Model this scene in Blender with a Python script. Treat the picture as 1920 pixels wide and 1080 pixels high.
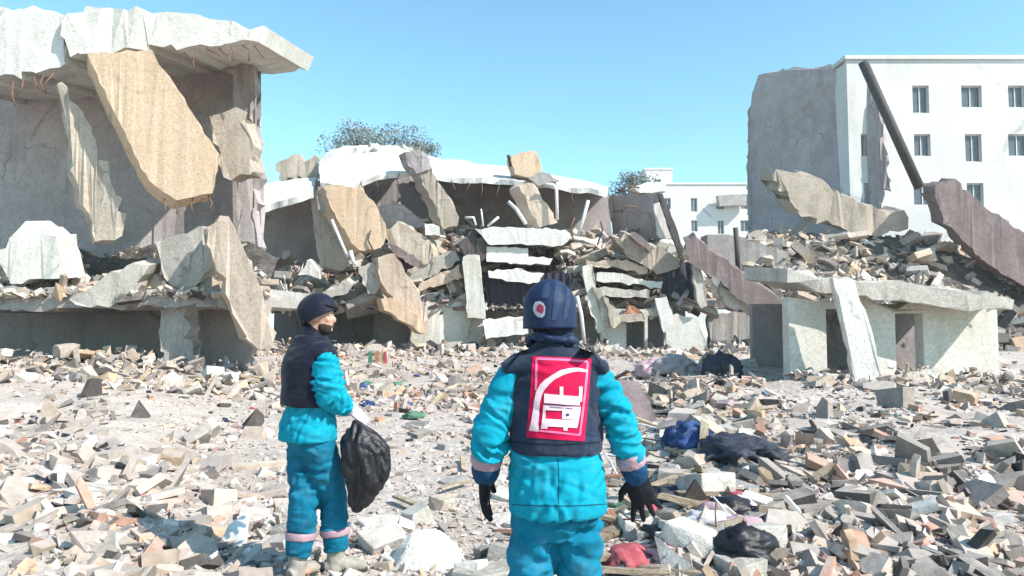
import bpy, bmesh, math, random
import numpy as np
from mathutils import Vector, Matrix, noise, Euler
from mathutils.bvhtree import BVHTree

R = math.radians
rng = random.Random(7)
nrng = np.random.default_rng(11)
for o in list(bpy.data.objects):
    bpy.data.objects.remove(o)
C = bpy.context.scene.collection

# ------------------------------------------------------------------ camera
FOC, PITCH, CAMZ = 1350.0, math.atan(80 / 1350.0), 1.6
cam = bpy.data.cameras.new('camera')
cam.sensor_width = 36.0
cam.lens = 36.0 * FOC / 1920.0
cam.clip_start = 0.05
cam.clip_end = 2000
cam_o = bpy.data.objects.new('camera', cam)
cam_o.location = (0, 0, CAMZ)
cam_o.rotation_euler = (R(90) + PITCH, 0, 0)
C.objects.link(cam_o)
bpy.context.scene.camera = cam_o

# ------------------------------------------------------------------ light
SUN = Vector((0.74, -0.44, 0.74)).normalized()
world = bpy.data.worlds.new('World')
bpy.context.scene.world = world
world.use_nodes = True
wn, wl = world.node_tree.nodes, world.node_tree.links
wn.clear()
sky = wn.new('ShaderNodeTexSky')
sky.sky_type = 'NISHITA'
sky.sun_disc = False
sky.sun_elevation = math.asin(SUN.z)
sky.sun_rotation = math.atan2(SUN.x, SUN.y)
sky.air_density = 1.0
sky.dust_density = 0.6
sky.ozone_density = 1.6
tint = wn.new('ShaderNodeMix')
tint.data_type = 'RGBA'
tint.blend_type = 'MULTIPLY'
tint.inputs['Factor'].default_value = 1.0
tint.inputs['B'].default_value = (0.74, 1.04, 1.0, 1)
bg = wn.new('ShaderNodeBackground')
bg.inputs['Strength'].default_value = 0.15
wo = wn.new('ShaderNodeOutputWorld')
wl.new(sky.outputs[0], tint.inputs['A'])
wl.new(tint.outputs['Result'], bg.inputs['Color'])
wl.new(bg.outputs[0], wo.inputs['Surface'])

sun = bpy.data.lights.new('sun', 'SUN')
sun.energy = 4.2
sun.angle = R(0.53)
sun.color = (1.0, 0.955, 0.90)
sun_o = bpy.data.objects.new('sun', sun)
sun_o.location = (20, -20, 30)
sun_o.rotation_euler = (-SUN).to_track_quat('-Z', 'Y').to_euler()
C.objects.link(sun_o)

sc = bpy.context.scene
sc.view_settings.view_transform = 'Standard'
sc.view_settings.look = 'None'
sc.view_settings.exposure = 0.93
sc.view_settings.gamma = 1.0
sc.view_settings.use_curve_mapping = False


# ------------------------------------------------------------------ helpers
def P(u, v, d):
    """World point at distance d (world Y) seen at photo pixel u, v."""
    zc = (540.0 - v) / FOC
    dy = math.cos(PITCH) - zc * math.sin(PITCH)
    dz = math.sin(PITCH) + zc * math.cos(PITCH)
    t = d / dy
    return Vector(((u - 960.0) / FOC * t, d, CAMZ + dz * t))


def sm(t):
    t = max(0.0, min(1.0, t))
    return t * t * (3 - 2 * t)


def ground_h(x, y):
    h = 0.62 * sm((y - 9) / 22.0)
    yy = max(y, 0.5)
    a = x / yy
    rp = sm((a - 0.12) / 0.16) * sm((y - 3.6) / 4.5) * (1 - sm((y - 22) / 9))
    lp = sm((-0.36 - a) / 0.2) * sm((y - 3.6) / 4.5) * (1 - sm((y - 22) / 9))
    h += 0.42 * max(rp, lp) * (0.75 + 0.5 * noise.noise(Vector((x * .45, y * .45, 3))))
    amp = 0.035 + 0.09 * max(rp, lp)
    if y > 60:
        amp *= .4
    h += amp * noise.noise(Vector((x * 1.1, y * 1.1, 0)))
    h += 0.022 * noise.noise(Vector((x * 3.3, y * 3.3, 9)))
    return h


def link(o, parent=None):
    C.objects.link(o)
    if parent is not None:
        o.parent = parent
    return o


def tag(o, label=None, cat=None, group=None, kind=None):
    if label: o['label'] = label
    if cat: o['category'] = cat
    if group: o['group'] = group
    if kind: o['kind'] = kind
    elif cat: o['kind'] = 'thing'
    return o


def mk(name, verts, faces, mat, parent=None, smooth=False, tri=False):
    me = bpy.data.meshes.new(name)
    off = parent_world(parent)
    me.from_pydata([Vector(v) - off for v in verts], [], faces)
    if tri:
        bm = bmesh.new(); bm.from_mesh(me)
        bmesh.ops.triangulate(bm, faces=bm.faces)
        bmesh.ops.recalc_face_normals(bm, faces=bm.faces)
        bm.to_mesh(me); bm.free()
    if smooth:
        me.polygons.foreach_set('use_smooth', [True] * len(me.polygons))
    if mat is not None:
        me.materials.append(mat)
    me.update()
    return link(bpy.data.objects.new(name, me), parent)


def parent_world(p):
    off = Vector((0, 0, 0))
    while p is not None:
        off = off + p.location
        p = p.parent
    return off


def empty(name, loc, label=None, cat=None, group=None):
    o = bpy.data.objects.new(name, None)
    o.empty_display_size = .2
    o.location = loc
    C.objects.link(o)
    return tag(o, label, cat, group)


def finish(bm, name, mat, parent=None, smooth=False):
    me = bpy.data.meshes.new(name)
    off = parent_world(parent)
    if off.length > 0:
        bmesh.ops.translate(bm, verts=bm.verts, vec=-off)
    bmesh.ops.recalc_face_normals(bm, faces=bm.faces)
    bm.to_mesh(me); bm.free()
    if smooth:
        me.polygons.foreach_set('use_smooth', [True] * len(me.polygons))
    me.materials.append(mat)
    return link(bpy.data.objects.new(name, me), parent)


# wording for things that lie about: which landmark they are next to
MARKS = [(805, 1030, 'the big white stone'), (1388, 1040, 'the crumpled black bag'), (1288, 815, 'the dark blue clothes'), (1195, 752, 'the leaning dark board'), (1352, 680, 'the dark sack'),
         (1222, 690, 'the pale pink bundle'), (600, 1060, "the bag carrier's boots"), (708, 682, 'the coloured cloth strips'), (1205, 950, 'the open right glove'), (905, 945, 'the lowered left glove'),
         (1230, 782, 'the long pale board'), (1326, 856, 'the long brown plank'), (1130, 1040, 'the teal trouser leg'), (690, 900, 'the black plastic bag'), (840, 690, 'the foot of the white wall'),
         (1205, 672, 'the dark doorways'), (855, 920, 'the thin dark stick'), (1385, 845, 'the spread dark cloth'), (1232, 1005, 'the reddish cloth strip'), (640, 780, 'the white glove'), (1160, 850, 'the pink sleeve band')]
HMARKS = [(660, 420, 'the tan slab'), (825, 380, 'the long leaning column'), (985, 445, 'the stacked white slabs'), (1010, 385, 'the pinkish column'), (885, 540, 'the cream pillar'), (1190, 595, 'the dark doorways'),
          (1195, 410, 'the mauve grey wall panel'), (1340, 520, 'the brown beam'), (755, 545, 'the peach beam'), (560, 350, 'the left roof edge'), (620, 545, 'the flat yellowish fragment'), (1265, 525, 'the dark blue tarp')]


def where(u, v, marks=MARKS):
    m = min(marks, key=lambda q: (q[0] - u) ** 2 + 1.6 * (q[1] - v) ** 2)
    dx, dy = u - m[0], v - m[1]
    if abs(dx) > 1.4 * abs(dy):
        w = 'left of ' if dx < 0 else 'right of '
    else:
        w = 'behind ' if dy < 0 else 'in front of '
    if marks is HMARKS:
        w = {'behind ': 'above ', 'in front of ': 'below '}.get(w, w)
    return ('just ' if math.hypot(dx, dy) < 55 else '') + w + m[2]


USED = {}


def unique(opts):
    """The first wording not yet taken, else the one taken least often."""
    for t in opts:
        if t not in USED:
            USED[t] = 1
            return t
    t = min(opts, key=lambda q: USED[q])
    USED[t] += 1
    return t


# ------------------------------------------------------------------ materials
def base_mat(name):
    m = bpy.data.materials.new(name)
    m.use_nodes = True
    nt = m.node_tree
    b = nt.nodes['Principled BSDF']
    return m, nt.nodes, nt.links, b


def rgba(c):
    return (c[0], c[1], c[2], 1.0)


def mineral(name, c1, c2, scale=1.2, rough=.92, bump=.5, stain=None, rnd=0.25, fine=9.0, dist=.04):
    """Weathered concrete / plaster / stone: two tones, stains, grain and relief."""
    m, n, l, b = base_mat(name)
    tc = n.new('ShaderNodeTexCoord')
    n1 = n.new('ShaderNodeTexNoise'); n1.inputs['Scale'].default_value = scale; n1.inputs['Detail'].default_value = 8; n1.inputs['Roughness'].default_value = .65
    n2 = n.new('ShaderNodeTexNoise'); n2.inputs['Scale'].default_value = fine; n2.inputs['Detail'].default_value = 6; n2.inputs['Roughness'].default_value = .7
    l.new(tc.outputs['Object'], n1.inputs['Vector']); l.new(tc.outputs['Object'], n2.inputs['Vector'])
    r = n.new('ShaderNodeValToRGB')
    r.color_ramp.elements[0].position = .36; r.color_ramp.elements[0].color = rgba(c1)
    r.color_ramp.elements[1].position = .64; r.color_ramp.elements[1].color = rgba(c2)
    l.new(n1.outputs['Fac'], r.inputs['Fac'])
    mx = n.new('ShaderNodeMix'); mx.data_type = 'RGBA'; mx.blend_type = 'MULTIPLY'
    mx.inputs['Factor'].default_value = .38
    r2 = n.new('ShaderNodeValToRGB')
    r2.color_ramp.elements[0].position = .3; r2.color_ramp.elements[0].color = (.55, .52, .5, 1)
    r2.color_ramp.elements[1].position = .62; r2.color_ramp.elements[1].color = (1.1, 1.1, 1.1, 1)
    l.new(n2.outputs['Fac'], r2.inputs['Fac'])
    l.new(r.outputs['Color'], mx.inputs['A']); l.new(r2.outputs['Color'], mx.inputs['B'])
    col = mx.outputs['Result']
    if stain is not None:
        n3 = n.new('ShaderNodeTexNoise'); n3.inputs['Scale'].default_value = scale * .6; n3.inputs['Detail'].default_value = 10; n3.inputs['Roughness'].default_value = .75
        mp = n.new('ShaderNodeMapping'); mp.inputs['Scale'].default_value = (1.6, 1.6, .5); mp.inputs['Location'].default_value = (3, 7, 1)
        l.new(tc.outputs['Object'], mp.inputs['Vector']); l.new(mp.outputs['Vector'], n3.inputs['Vector'])
        r3 = n.new('ShaderNodeValToRGB')
        r3.color_ramp.elements[0].position = .53; r3.color_ramp.elements[0].color = (0, 0, 0, 1)
        r3.color_ramp.elements[1].position = .66; r3.color_ramp.elements[1].color = (.8, .8, .8, 1)
        l.new(n3.outputs['Fac'], r3.inputs['Fac'])
        m3 = n.new('ShaderNodeMix'); m3.data_type = 'RGBA'
        l.new(r3.outputs['Color'], m3.inputs['Factor']); l.new(col, m3.inputs['A'])
        m3.inputs['B'].default_value = rgba(stain)
        col = m3.outputs['Result']
    vo = n.new('ShaderNodeTexVoronoi'); vo.feature = 'DISTANCE_TO_EDGE'; vo.inputs['Scale'].default_value = scale * .75
    wv = n.new('ShaderNodeMix'); wv.data_type = 'RGBA'; wv.inputs['Factor'].default_value = .42
    nw = n.new('ShaderNodeTexNoise'); nw.inputs['Scale'].default_value = scale * 2.2; nw.inputs['Detail'].default_value = 6
    l.new(tc.outputs['Object'], nw.inputs['Vector']); l.new(tc.outputs['Object'], wv.inputs['A']); l.new(nw.outputs['Color'], wv.inputs['B'])
    l.new(wv.outputs['Result'], vo.inputs['Vector'])
    cr = n.new('ShaderNodeMapRange'); cr.inputs['From Min'].default_value = .004; cr.inputs['From Max'].default_value = .022; cr.inputs['To Min'].default_value = .62; cr.inputs['To Max'].default_value = 1.0
    l.new(vo.outputs['Distance'], cr.inputs['Value'])
    cm = n.new('ShaderNodeMix'); cm.data_type = 'RGBA'; cm.blend_type = 'MULTIPLY'; cm.inputs['Factor'].default_value = 1
    ck = n.new('ShaderNodeMapRange'); ck.inputs['From Min'].default_value = .50; ck.inputs['From Max'].default_value = .60
    l.new(n1.outputs['Fac'], ck.inputs['Value']); l.new(ck.outputs['Result'], cm.inputs['Factor'])
    l.new(col, cm.inputs['A']); l.new(cr.outputs['Result'], cm.inputs['B'])
    col = cm.outputs['Result']
    n5 = n.new('ShaderNodeTexNoise'); n5.inputs['Scale'].default_value = fine * 4; n5.inputs['Detail'].default_value = 5; n5.inputs['Roughness'].default_value = .8
    l.new(tc.outputs['Object'], n5.inputs['Vector'])
    m5 = n.new('ShaderNodeMapRange'); m5.inputs['From Min'].default_value = .35; m5.inputs['From Max'].default_value = .6; m5.inputs['To Min'].default_value = .72; m5.inputs['To Max'].default_value = 1.06
    l.new(n5.outputs['Fac'], m5.inputs['Value'])
    c5 = n.new('ShaderNodeMix'); c5.data_type = 'RGBA'; c5.blend_type = 'MULTIPLY'; c5.inputs['Factor'].default_value = 1
    l.new(col, c5.inputs['A']); l.new(m5.outputs['Result'], c5.inputs['B'])
    col = c5.outputs['Result']
    if rnd > 0:
        oi = n.new('ShaderNodeObjectInfo')
        mr = n.new('ShaderNodeMapRange'); mr.inputs['To Min'].default_value = 1 - rnd; mr.inputs['To Max'].default_value = 1 + rnd
        l.new(oi.outputs['Random'], mr.inputs['Value'])
        hv = n.new('ShaderNodeHueSaturation')
        l.new(mr.outputs['Result'], hv.inputs['Value']); l.new(col, hv.inputs['Color'])
        col = hv.outputs['Color']
    l.new(col, b.inputs['Base Color'])
    b.inputs['Roughness'].default_value = rough
    b.inputs['Specular IOR Level'].default_value = .2
    bp = n.new('ShaderNodeBump'); bp.inputs['Strength'].default_value = bump; bp.inputs['Distance'].default_value = dist
    ad = n.new('ShaderNodeMath'); ad.operation = 'ADD'
    l.new(n1.outputs['Fac'], ad.inputs[0]); l.new(n2.outputs['Fac'], ad.inputs[1])
    l.new(ad.outputs[0], bp.inputs['Height']); l.new(bp.outputs['Normal'], b.inputs['Normal'])
    return m


def cloth_mat(name, c, rough=.75, var=.25, sheen=.0, scale=14, bump=.25, weave=220, spec=.12, crease=.55, dust=.0):
    m, n, l, b = base_mat(name)
    tc = n.new('ShaderNodeTexCoord')
    n1 = n.new('ShaderNodeTexNoise'); n1.inputs['Scale'].default_value = scale; n1.inputs['Detail'].default_value = 6; n1.inputs['Roughness'].default_value = .65
    l.new(tc.outputs['Object'], n1.inputs['Vector'])
    r = n.new('ShaderNodeValToRGB')
    r.color_ramp.elements[0].position = .3; r.color_ramp.elements[0].color = rgba([x * (1 - var) for x in c])
    r.color_ramp.elements[1].position = .7; r.color_ramp.elements[1].color = rgba([min(1, x * (1 + var)) for x in c])
    l.new(n1.outputs['Fac'], r.inputs['Fac'])
    col = r.outputs['Color']
    if dust:
        n4 = n.new('ShaderNodeTexNoise'); n4.inputs['Scale'].default_value = 9; n4.inputs['Detail'].default_value = 9; n4.inputs['Roughness'].default_value = .8
        l.new(tc.outputs['Object'], n4.inputs['Vector'])
        mr = n.new('ShaderNodeMapRange'); mr.inputs['From Min'].default_value = .5; mr.inputs['From Max'].default_value = .75; mr.inputs['To Max'].default_value = dust
        l.new(n4.outputs['Fac'], mr.inputs['Value'])
        mx = n.new('ShaderNodeMix'); mx.data_type = 'RGBA'; mx.inputs['B'].default_value = (.42, .37, .33, 1)
        l.new(mr.outputs['Result'], mx.inputs['Factor']); l.new(col, mx.inputs['A'])
        col = mx.outputs['Result']
    l.new(col, b.inputs['Base Color'])
    n2 = n.new('ShaderNodeTexNoise'); n2.inputs['Scale'].default_value = weave; n2.inputs['Detail'].default_value = 2
    l.new(tc.outputs['Object'], n2.inputs['Vector'])
    mp = n.new('ShaderNodeMapping'); mp.inputs['Scale'].default_value = (1, 1, 1.9); mp.inputs['Rotation'].default_value = (.35, .3, .2)
    l.new(tc.outputs['Object'], mp.inputs['Vector'])
    n3 = n.new('ShaderNodeTexNoise'); n3.noise_type = 'RIDGED_MULTIFRACTAL'; n3.inputs['Scale'].default_value = 7.5; n3.inputs['Detail'].default_value = 3; n3.inputs['Distortion'].default_value = .8
    l.new(mp.outputs['Vector'], n3.inputs['Vector'])
    bp = n.new('ShaderNodeBump'); bp.inputs['Strength'].default_value = bump; bp.inputs['Distance'].default_value = .003
    l.new(n2.outputs['Fac'], bp.inputs['Height'])
    bp2 = n.new('ShaderNodeBump'); bp2.inputs['Strength'].default_value = crease; bp2.inputs['Distance'].default_value = .014
    l.new(n3.outputs['Fac'], bp2.inputs['Height']); l.new(bp.outputs['Normal'], bp2.inputs['Normal'])
    l.new(bp2.outputs['Normal'], b.inputs['Normal'])
    b.inputs['Roughness'].default_value = rough
    b.inputs['Specular IOR Level'].default_value = spec
    if sheen:
        b.inputs['Sheen Weight'].default_value = sheen
    return m


def plain(name, c, rough=.6, spec=.4, metal=0.0):
    m, n, l, b = base_mat(name)
    tc = n.new('ShaderNodeTexCoord')
    n1 = n.new('ShaderNodeTexNoise'); n1.inputs['Scale'].default_value = 6; n1.inputs['Detail'].default_value = 6
    l.new(tc.outputs['Object'], n1.inputs['Vector'])
    r = n.new('ShaderNodeValToRGB')
    r.color_ramp.elements[0].position = .3; r.color_ramp.elements[0].color = rgba([x * .78 for x in c])
    r.color_ramp.elements[1].position = .7; r.color_ramp.elements[1].color = rgba([min(1, x * 1.12) for x in c])
    l.new(n1.outputs['Fac'], r.inputs['Fac']); l.new(r.outputs['Color'], b.inputs['Base Color'])
    b.inputs['Roughness'].default_value = rough
    b.inputs['Specular IOR Level'].default_value = spec
    b.inputs['Metallic'].default_value = metal
    return m


def attr_mat(name, bump=.5):
    """Rubble whose colour is a per-piece attribute."""
    m, n, l, b = base_mat(name)
    at = n.new('ShaderNodeAttribute'); at.attribute_name = 'piece_colour'
    tc = n.new('ShaderNodeTexCoord')
    n1 = n.new('ShaderNodeTexNoise'); n1.inputs['Scale'].default_value = 7; n1.inputs['Detail'].default_value = 7; n1.inputs['Roughness'].default_value = .7
    l.new(tc.outputs['Object'], n1.inputs['Vector'])
    r = n.new('ShaderNodeValToRGB')
    r.color_ramp.elements[0].position = .3; r.color_ramp.elements[0].color = (.68, .66, .64, 1)
    r.color_ramp.elements[1].position = .66; r.color_ramp.elements[1].color = (1.12, 1.12, 1.12, 1)
    l.new(n1.outputs['Fac'], r.inputs['Fac'])
    mx = n.new('ShaderNodeMix'); mx.data_type = 'RGBA'; mx.blend_type = 'MULTIPLY'; mx.inputs['Factor'].default_value = 1
    l.new(at.outputs['Color'], mx.inputs['A']); l.new(r.outputs['Color'], mx.inputs['B'])
    ge = n.new('ShaderNodeNewGeometry'); sx = n.new('ShaderNodeSeparateXYZ'); l.new(ge.outputs['Normal'], sx.inputs[0])
    n6 = n.new('ShaderNodeTexNoise'); n6.inputs['Scale'].default_value = 2.6; n6.inputs['Detail'].default_value = 8; n6.inputs['Roughness'].default_value = .75
    l.new(tc.outputs['Object'], n6.inputs['Vector'])
    md = n.new('ShaderNodeMath'); md.operation = 'MULTIPLY'; l.new(sx.outputs['Z'], md.inputs[0]); l.new(n6.outputs['Fac'], md.inputs[1])
    dm = n.new('ShaderNodeMapRange'); dm.inputs['From Min'].default_value = .30; dm.inputs['From Max'].default_value = .62; dm.inputs['To Max'].default_value = .8
    l.new(md.outputs[0], dm.inputs['Value'])
    dx = n.new('ShaderNodeMix'); dx.data_type = 'RGBA'; dx.inputs['B'].default_value = (.43, .375, .33, 1)
    l.new(dm.outputs['Result'], dx.inputs['Factor']); l.new(mx.outputs['Result'], dx.inputs['A'])
    l.new(dx.outputs['Result'], b.inputs['Base Color'])
    bp = n.new('ShaderNodeBump'); bp.inputs['Strength'].default_value = bump; bp.inputs['Distance'].default_value = .03
    l.new(n1.outputs['Fac'], bp.inputs['Height']); l.new(bp.outputs['Normal'], b.inputs['Normal'])
    b.inputs['Roughness'].default_value = .93
    b.inputs['Specular IOR Level'].default_value = .2
    return m


M = {}
M['white'] = mineral('white_plaster', (.66, .62, .57), (.75, .72, .68), 0.7, stain=(.48, .43, .37), rnd=.06)
M['white2'] = mineral('off_white_plaster', (.56, .53, .46), (.68, .65, .60), 0.7, stain=(.46, .40, .32), rnd=.06)
M['pale'] = mineral('pale_concrete', (.40, .36, .31), (.52, .48, .43), 1.0, stain=(.27, .23, .19), rnd=.15)
M['grey'] = mineral('grey_concrete', (.29, .26, .245), (.39, .36, .335), 1.0, stain=(.21, .18, .165), rnd=.2)
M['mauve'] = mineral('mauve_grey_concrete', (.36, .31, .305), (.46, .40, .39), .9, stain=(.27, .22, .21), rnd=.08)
M['beige'] = mineral('beige_concrete', (.40, .33, .265), (.52, .44, .36), 1.0, stain=(.28, .225, .18), rnd=.15)
M['tan'] = mineral('tan_plaster', (.60, .42, .285), (.66, .49, .35), .5, stain=None, rnd=.05, bump=.45)
M['peach'] = mineral('peach_plaster', (.54, .41, .32), (.66, .53, .43), .9, stain=(.38, .28, .21), rnd=.1)
M['brown'] = mineral('brown_concrete', (.19, .14, .135), (.26, .20, .195), 1.0, rnd=.1)
M['dark'] = mineral('dark_brown_concrete', (.06, .05, .05), (.11, .09, .085), 1.2, rnd=.2)  # very dark brown tone
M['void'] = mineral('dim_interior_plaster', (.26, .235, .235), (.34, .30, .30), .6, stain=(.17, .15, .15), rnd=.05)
M['apt'] = mineral('white_render', (.62, .60, .575), (.74, .725, .71), .25, stain=(.47, .44, .41), rnd=.03, bump=.2)
M['heap'] = mineral('heap_debris_gap_shade', (.09, .075, .068), (.24, .21, .185), 2.2, stain=(.05, .042, .04), rnd=0, bump=1.0, dist=.2)  # base colour darkened to paint the shaded gaps between pieces
M['brick'] = mineral('orange_brick', (.36, .16, .09), (.46, .24, .15), 5, rnd=.3)
M['wood'] = mineral('weathered_wood', (.25, .19, .13), (.42, .34, .25), 6, stain=(.14, .10, .07), rnd=.3)
M['stone'] = mineral('rubble_stone', (.40, .36, .315), (.55, .505, .46), 3, rnd=.3)
M['rubble'] = attr_mat('rubble_pieces')
M['steel'] = plain('galvanised_pipe', (.62, .60, .60), .5, .5)
M['rust'] = plain('rusty_bar', (.16, .09, .06), .8, .3)
M['darkpost'] = plain('dark_steel_post', (.07, .06, .06), .7, .3)
M['glass'] = plain('dim_window_glass', (.10, .11, .13), .25, .5)
M['shutter'] = cloth_mat('dark_shutter_cloth', (.035, .035, .05), .7)
M['tarp'] = cloth_mat('dark_blue_tarp', (.04, .045, .062), .8, scale=3, crease=1.0, dust=.25)
M['sheet'] = cloth_mat('pale_sheet', (.62, .58, .60), .8, scale=4, var=.1)
M['blue'] = cloth_mat('blue_cloth', (.025, .055, .15), .85, scale=5, var=.7, crease=1.0, dust=.45)
M['redcloth'] = cloth_mat('red_cloth', (.34, .07, .085), .85, scale=5, crease=1.0, dust=.4)
M['pinkcloth'] = cloth_mat('pink_cloth', (.46, .31, .33), .85, scale=5, crease=1.0, dust=.4)
M['greencloth'] = cloth_mat('green_cloth', (.06, .15, .10), .85, scale=5, crease=1.0, dust=.45)
M['black'] = cloth_mat('black_plastic_film', (.012, .011, .014), .52, spec=.4, crease=1.0, weave=60)
M['leaf'] = plain('haze_paled_leaves', (.24, .27, .25), .85, .15)  # leaf colour paled so that it carries the haze of distance
M['bark'] = mineral('tree_bark', (.09, .07, .05), (.14, .11, .08), 4, rnd=.1)
# people
M['teal'] = cloth_mat('teal_workwear', (.003, .245, .34), .85, var=.18, scale=5, bump=.3, crease=.6, dust=.08)
M['teal_dark'] = cloth_mat('teal_trouser_cloth', (.003, .15, .245), .85, var=.28, scale=5, bump=.3, crease=.6, dust=.12)
M['navy'] = cloth_mat('navy_vest_fabric', (.014, .024, .048), .75, var=.3, scale=5, sheen=.1, crease=.6, dust=.10)
M['navy2'] = cloth_mat('navy_cover_fabric', (.016, .026, .06), .5, var=.3, scale=11)
M['slateblue'] = cloth_mat('slate_blue_highlight_and_print', (.026, .045, .088), .6, var=.3, scale=11)  # for the highlights painted on the helmet, and for emblem details
M['navydark'] = cloth_mat('black_navy_vest_fabric', (.008, .009, .02), .6, var=.3, scale=9, sheen=.1)
M['shaded_trouser'] = cloth_mat('shaded_teal_trouser_cloth', (.003, .12, .20), .85, var=.4, scale=4, bump=.4, crease=.6, dust=.12)  # workwear teal darkened: shade on the legs is put into the cloth colour
M['glove'] = cloth_mat('black_glove', (.012, .012, .016), .6, var=.3)
M['gaunt'] = cloth_mat('dark_blue_cuff', (.008, .045, .10), .7, var=.3)
M['wglove'] = cloth_mat('dusty_white_glove', (.55, .50, .52), .85, var=.15)
M['band'] = cloth_mat('pinkish_reflective_band', (.33, .21, .24), .6, var=.15, spec=.5)
M['skin'] = cloth_mat('skin', (.42, .24, .17), .55, var=.12, scale=20, bump=.1, crease=0, spec=.35)
M['hair'] = plain('dark_hair', (.045, .032, .026), .9, .15)
M['boot'] = cloth_mat('dusty_boot', (.30, .27, .23), .85, var=.3)
M['bootdark'] = cloth_mat('dark_boot', (.05, .045, .04), .8, var=.3)
M['red'] = cloth_mat('crimson_print', (.50, .008, .055), .8, var=.12, crease=.25)
M['pink'] = cloth_mat('pink_print', (.74, .16, .30), .8, var=.12, crease=.2)
M['pwhite'] = cloth_mat('white_print', (.70, .52, .56), .8, var=.14, crease=.2)
M['badge'] = cloth_mat('dull_badge_cloth', (.42, .40, .44), .85, var=.3, crease=.3)
M['badge_red'] = cloth_mat('dull_red_badge', (.36, .05, .09), .85, var=.3, crease=.3)
M['eye'] = plain('eye_white', (.7, .68, .65), .2, .5)

# ------------------------------------------------------------------ ground
def axis(parts):
    a = np.concatenate(parts)
    return np.unique(np.round(a, 4))


xs = axis([np.linspace(-300, -50, 8), np.linspace(-50, -14, 28), np.linspace(-14, 14, 190), np.linspace(14, 50, 28), np.linspace(50, 300, 8)])
ys = axis([np.linspace(-60, 0, 18), np.linspace(0, 14, 125), np.linspace(14, 46, 80), np.linspace(46, 120, 20), np.linspace(120, 400, 6)])
gv = [(x, y, ground_h(x, y)) for y in ys for x in xs]
nx = len(xs)
gf = [(j * nx + i, j * nx + i + 1, (j + 1) * nx + i + 1, (j + 1) * nx + i) for j in range(len(ys) - 1) for i in range(nx - 1)]
M['dust'] = mineral('dusty_ground', (.43, .36, .31), (.54, .465, .41), .55, stain=(.31, .255, .215), rnd=0, bump=.9, fine=5.0, dist=.05)
tag(mk('ground', gv, gf, M['dust'], smooth=True), kind='structure')


# ------------------------------------------------------------------ rubble piece shapes
def hull(pts):
    bm = bmesh.new()
    for p in pts:
        bm.verts.new(p)
    r = bmesh.ops.convex_hull(bm, input=bm.verts)
    junk = [e for e in r['geom_interior'] if isinstance(e, bmesh.types.BMVert)]
    if junk:
        bmesh.ops.delete(bm, geom=junk, context='VERTS')
    loose = [v for v in bm.verts if not v.link_faces]
    if loose:
        bmesh.ops.delete(bm, geom=loose, context='VERTS')
    bmesh.ops.dissolve_limit(bm, angle_limit=R(9), verts=bm.verts, edges=bm.edges)
    bmesh.ops.recalc_face_normals(bm, faces=bm.faces)
    return bm


def chunk_bm(sx, sy, sz, n, r, blocky):
    pts = []
    for i in range(n):
        p = Vector((r.uniform(-1, 1), r.uniform(-1, 1), r.uniform(-1, 1)))
        if r.random() < blocky:
            k = r.randrange(3)
            for q in range(3):
                if q != k or r.random() < .5:
                    p[q] = math.copysign(r.uniform(.78, 1.0), p[q])
        else:
            p = p.normalized() * r.uniform(.8, 1.0)
        pts.append(Vector((p.x * sx, p.y * sy, p.z * sz)) * .5)
    return hull(pts)


def shard_pts(kind, r):
    """Corner points of one broken piece: block, plate, bar, wedge or splinter."""
    J = lambda a: r.uniform(-a, a)
    if kind == 'block':
        d = (1, r.uniform(.6, .9), r.uniform(.4, .75)); pts = []
        for i in (-1, 1):
            for j in (-1, 1):
                for k in (-1, 1):
                    c = Vector((i * (1 - abs(J(.28))), j * (1 - abs(J(.28))), k * (1 - abs(J(.2)))))
                    if r.random() < .3:
                        for ax in range(3):
                            q = c.copy(); q[ax] *= r.uniform(.3, .65); pts.append(q)
                    else:
                        pts.append(c)
        return [Vector((p.x * d[0], p.y * d[1], p.z * d[2])) * .5 for p in pts]
    if kind == 'plate':
        n = r.choice((4, 5, 5, 6)); th = r.uniform(.06, .13); a0 = r.uniform(0, 6); pts = []
        for i in range(n):
            a = a0 + 6.283 * (i + J(.28)) / n; q = r.uniform(.36, .58)
            x, y = math.cos(a) * q, math.sin(a) * q * r.uniform(.7, 1)
            pts += [Vector((x, y, th)), Vector((x * r.uniform(.9, 1.05), y * r.uniform(.9, 1.05), -th))]
        return pts
    if kind == 'bar':
        w, h = r.uniform(.08, .15), r.uniform(.07, .13)
        return [Vector((i * .5 + J(.08), j * w * (1 - abs(J(.25))), k * h * (1 - abs(J(.25))))) for i in (-1, 1) for j in (-1, 1) for k in (-1, 1)]
    if kind == 'wedge':
        h = r.uniform(.2, .4)
        return [Vector((-.5, -.35 + J(.1), -h * .5)), Vector((-.5 + J(.1), .35 + J(.1), -h * .5)), Vector((.5, -.3 + J(.15), -h * .5)), Vector((.45, .3 + J(.15), -h * .5)), Vector((-.4, -.3 + J(.1), h * .7)), Vector((-.35 + J(.1), .3, h * .5))]
    return [Vector((J(.5), J(.38), J(.3))) for _ in range(7)]


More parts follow.
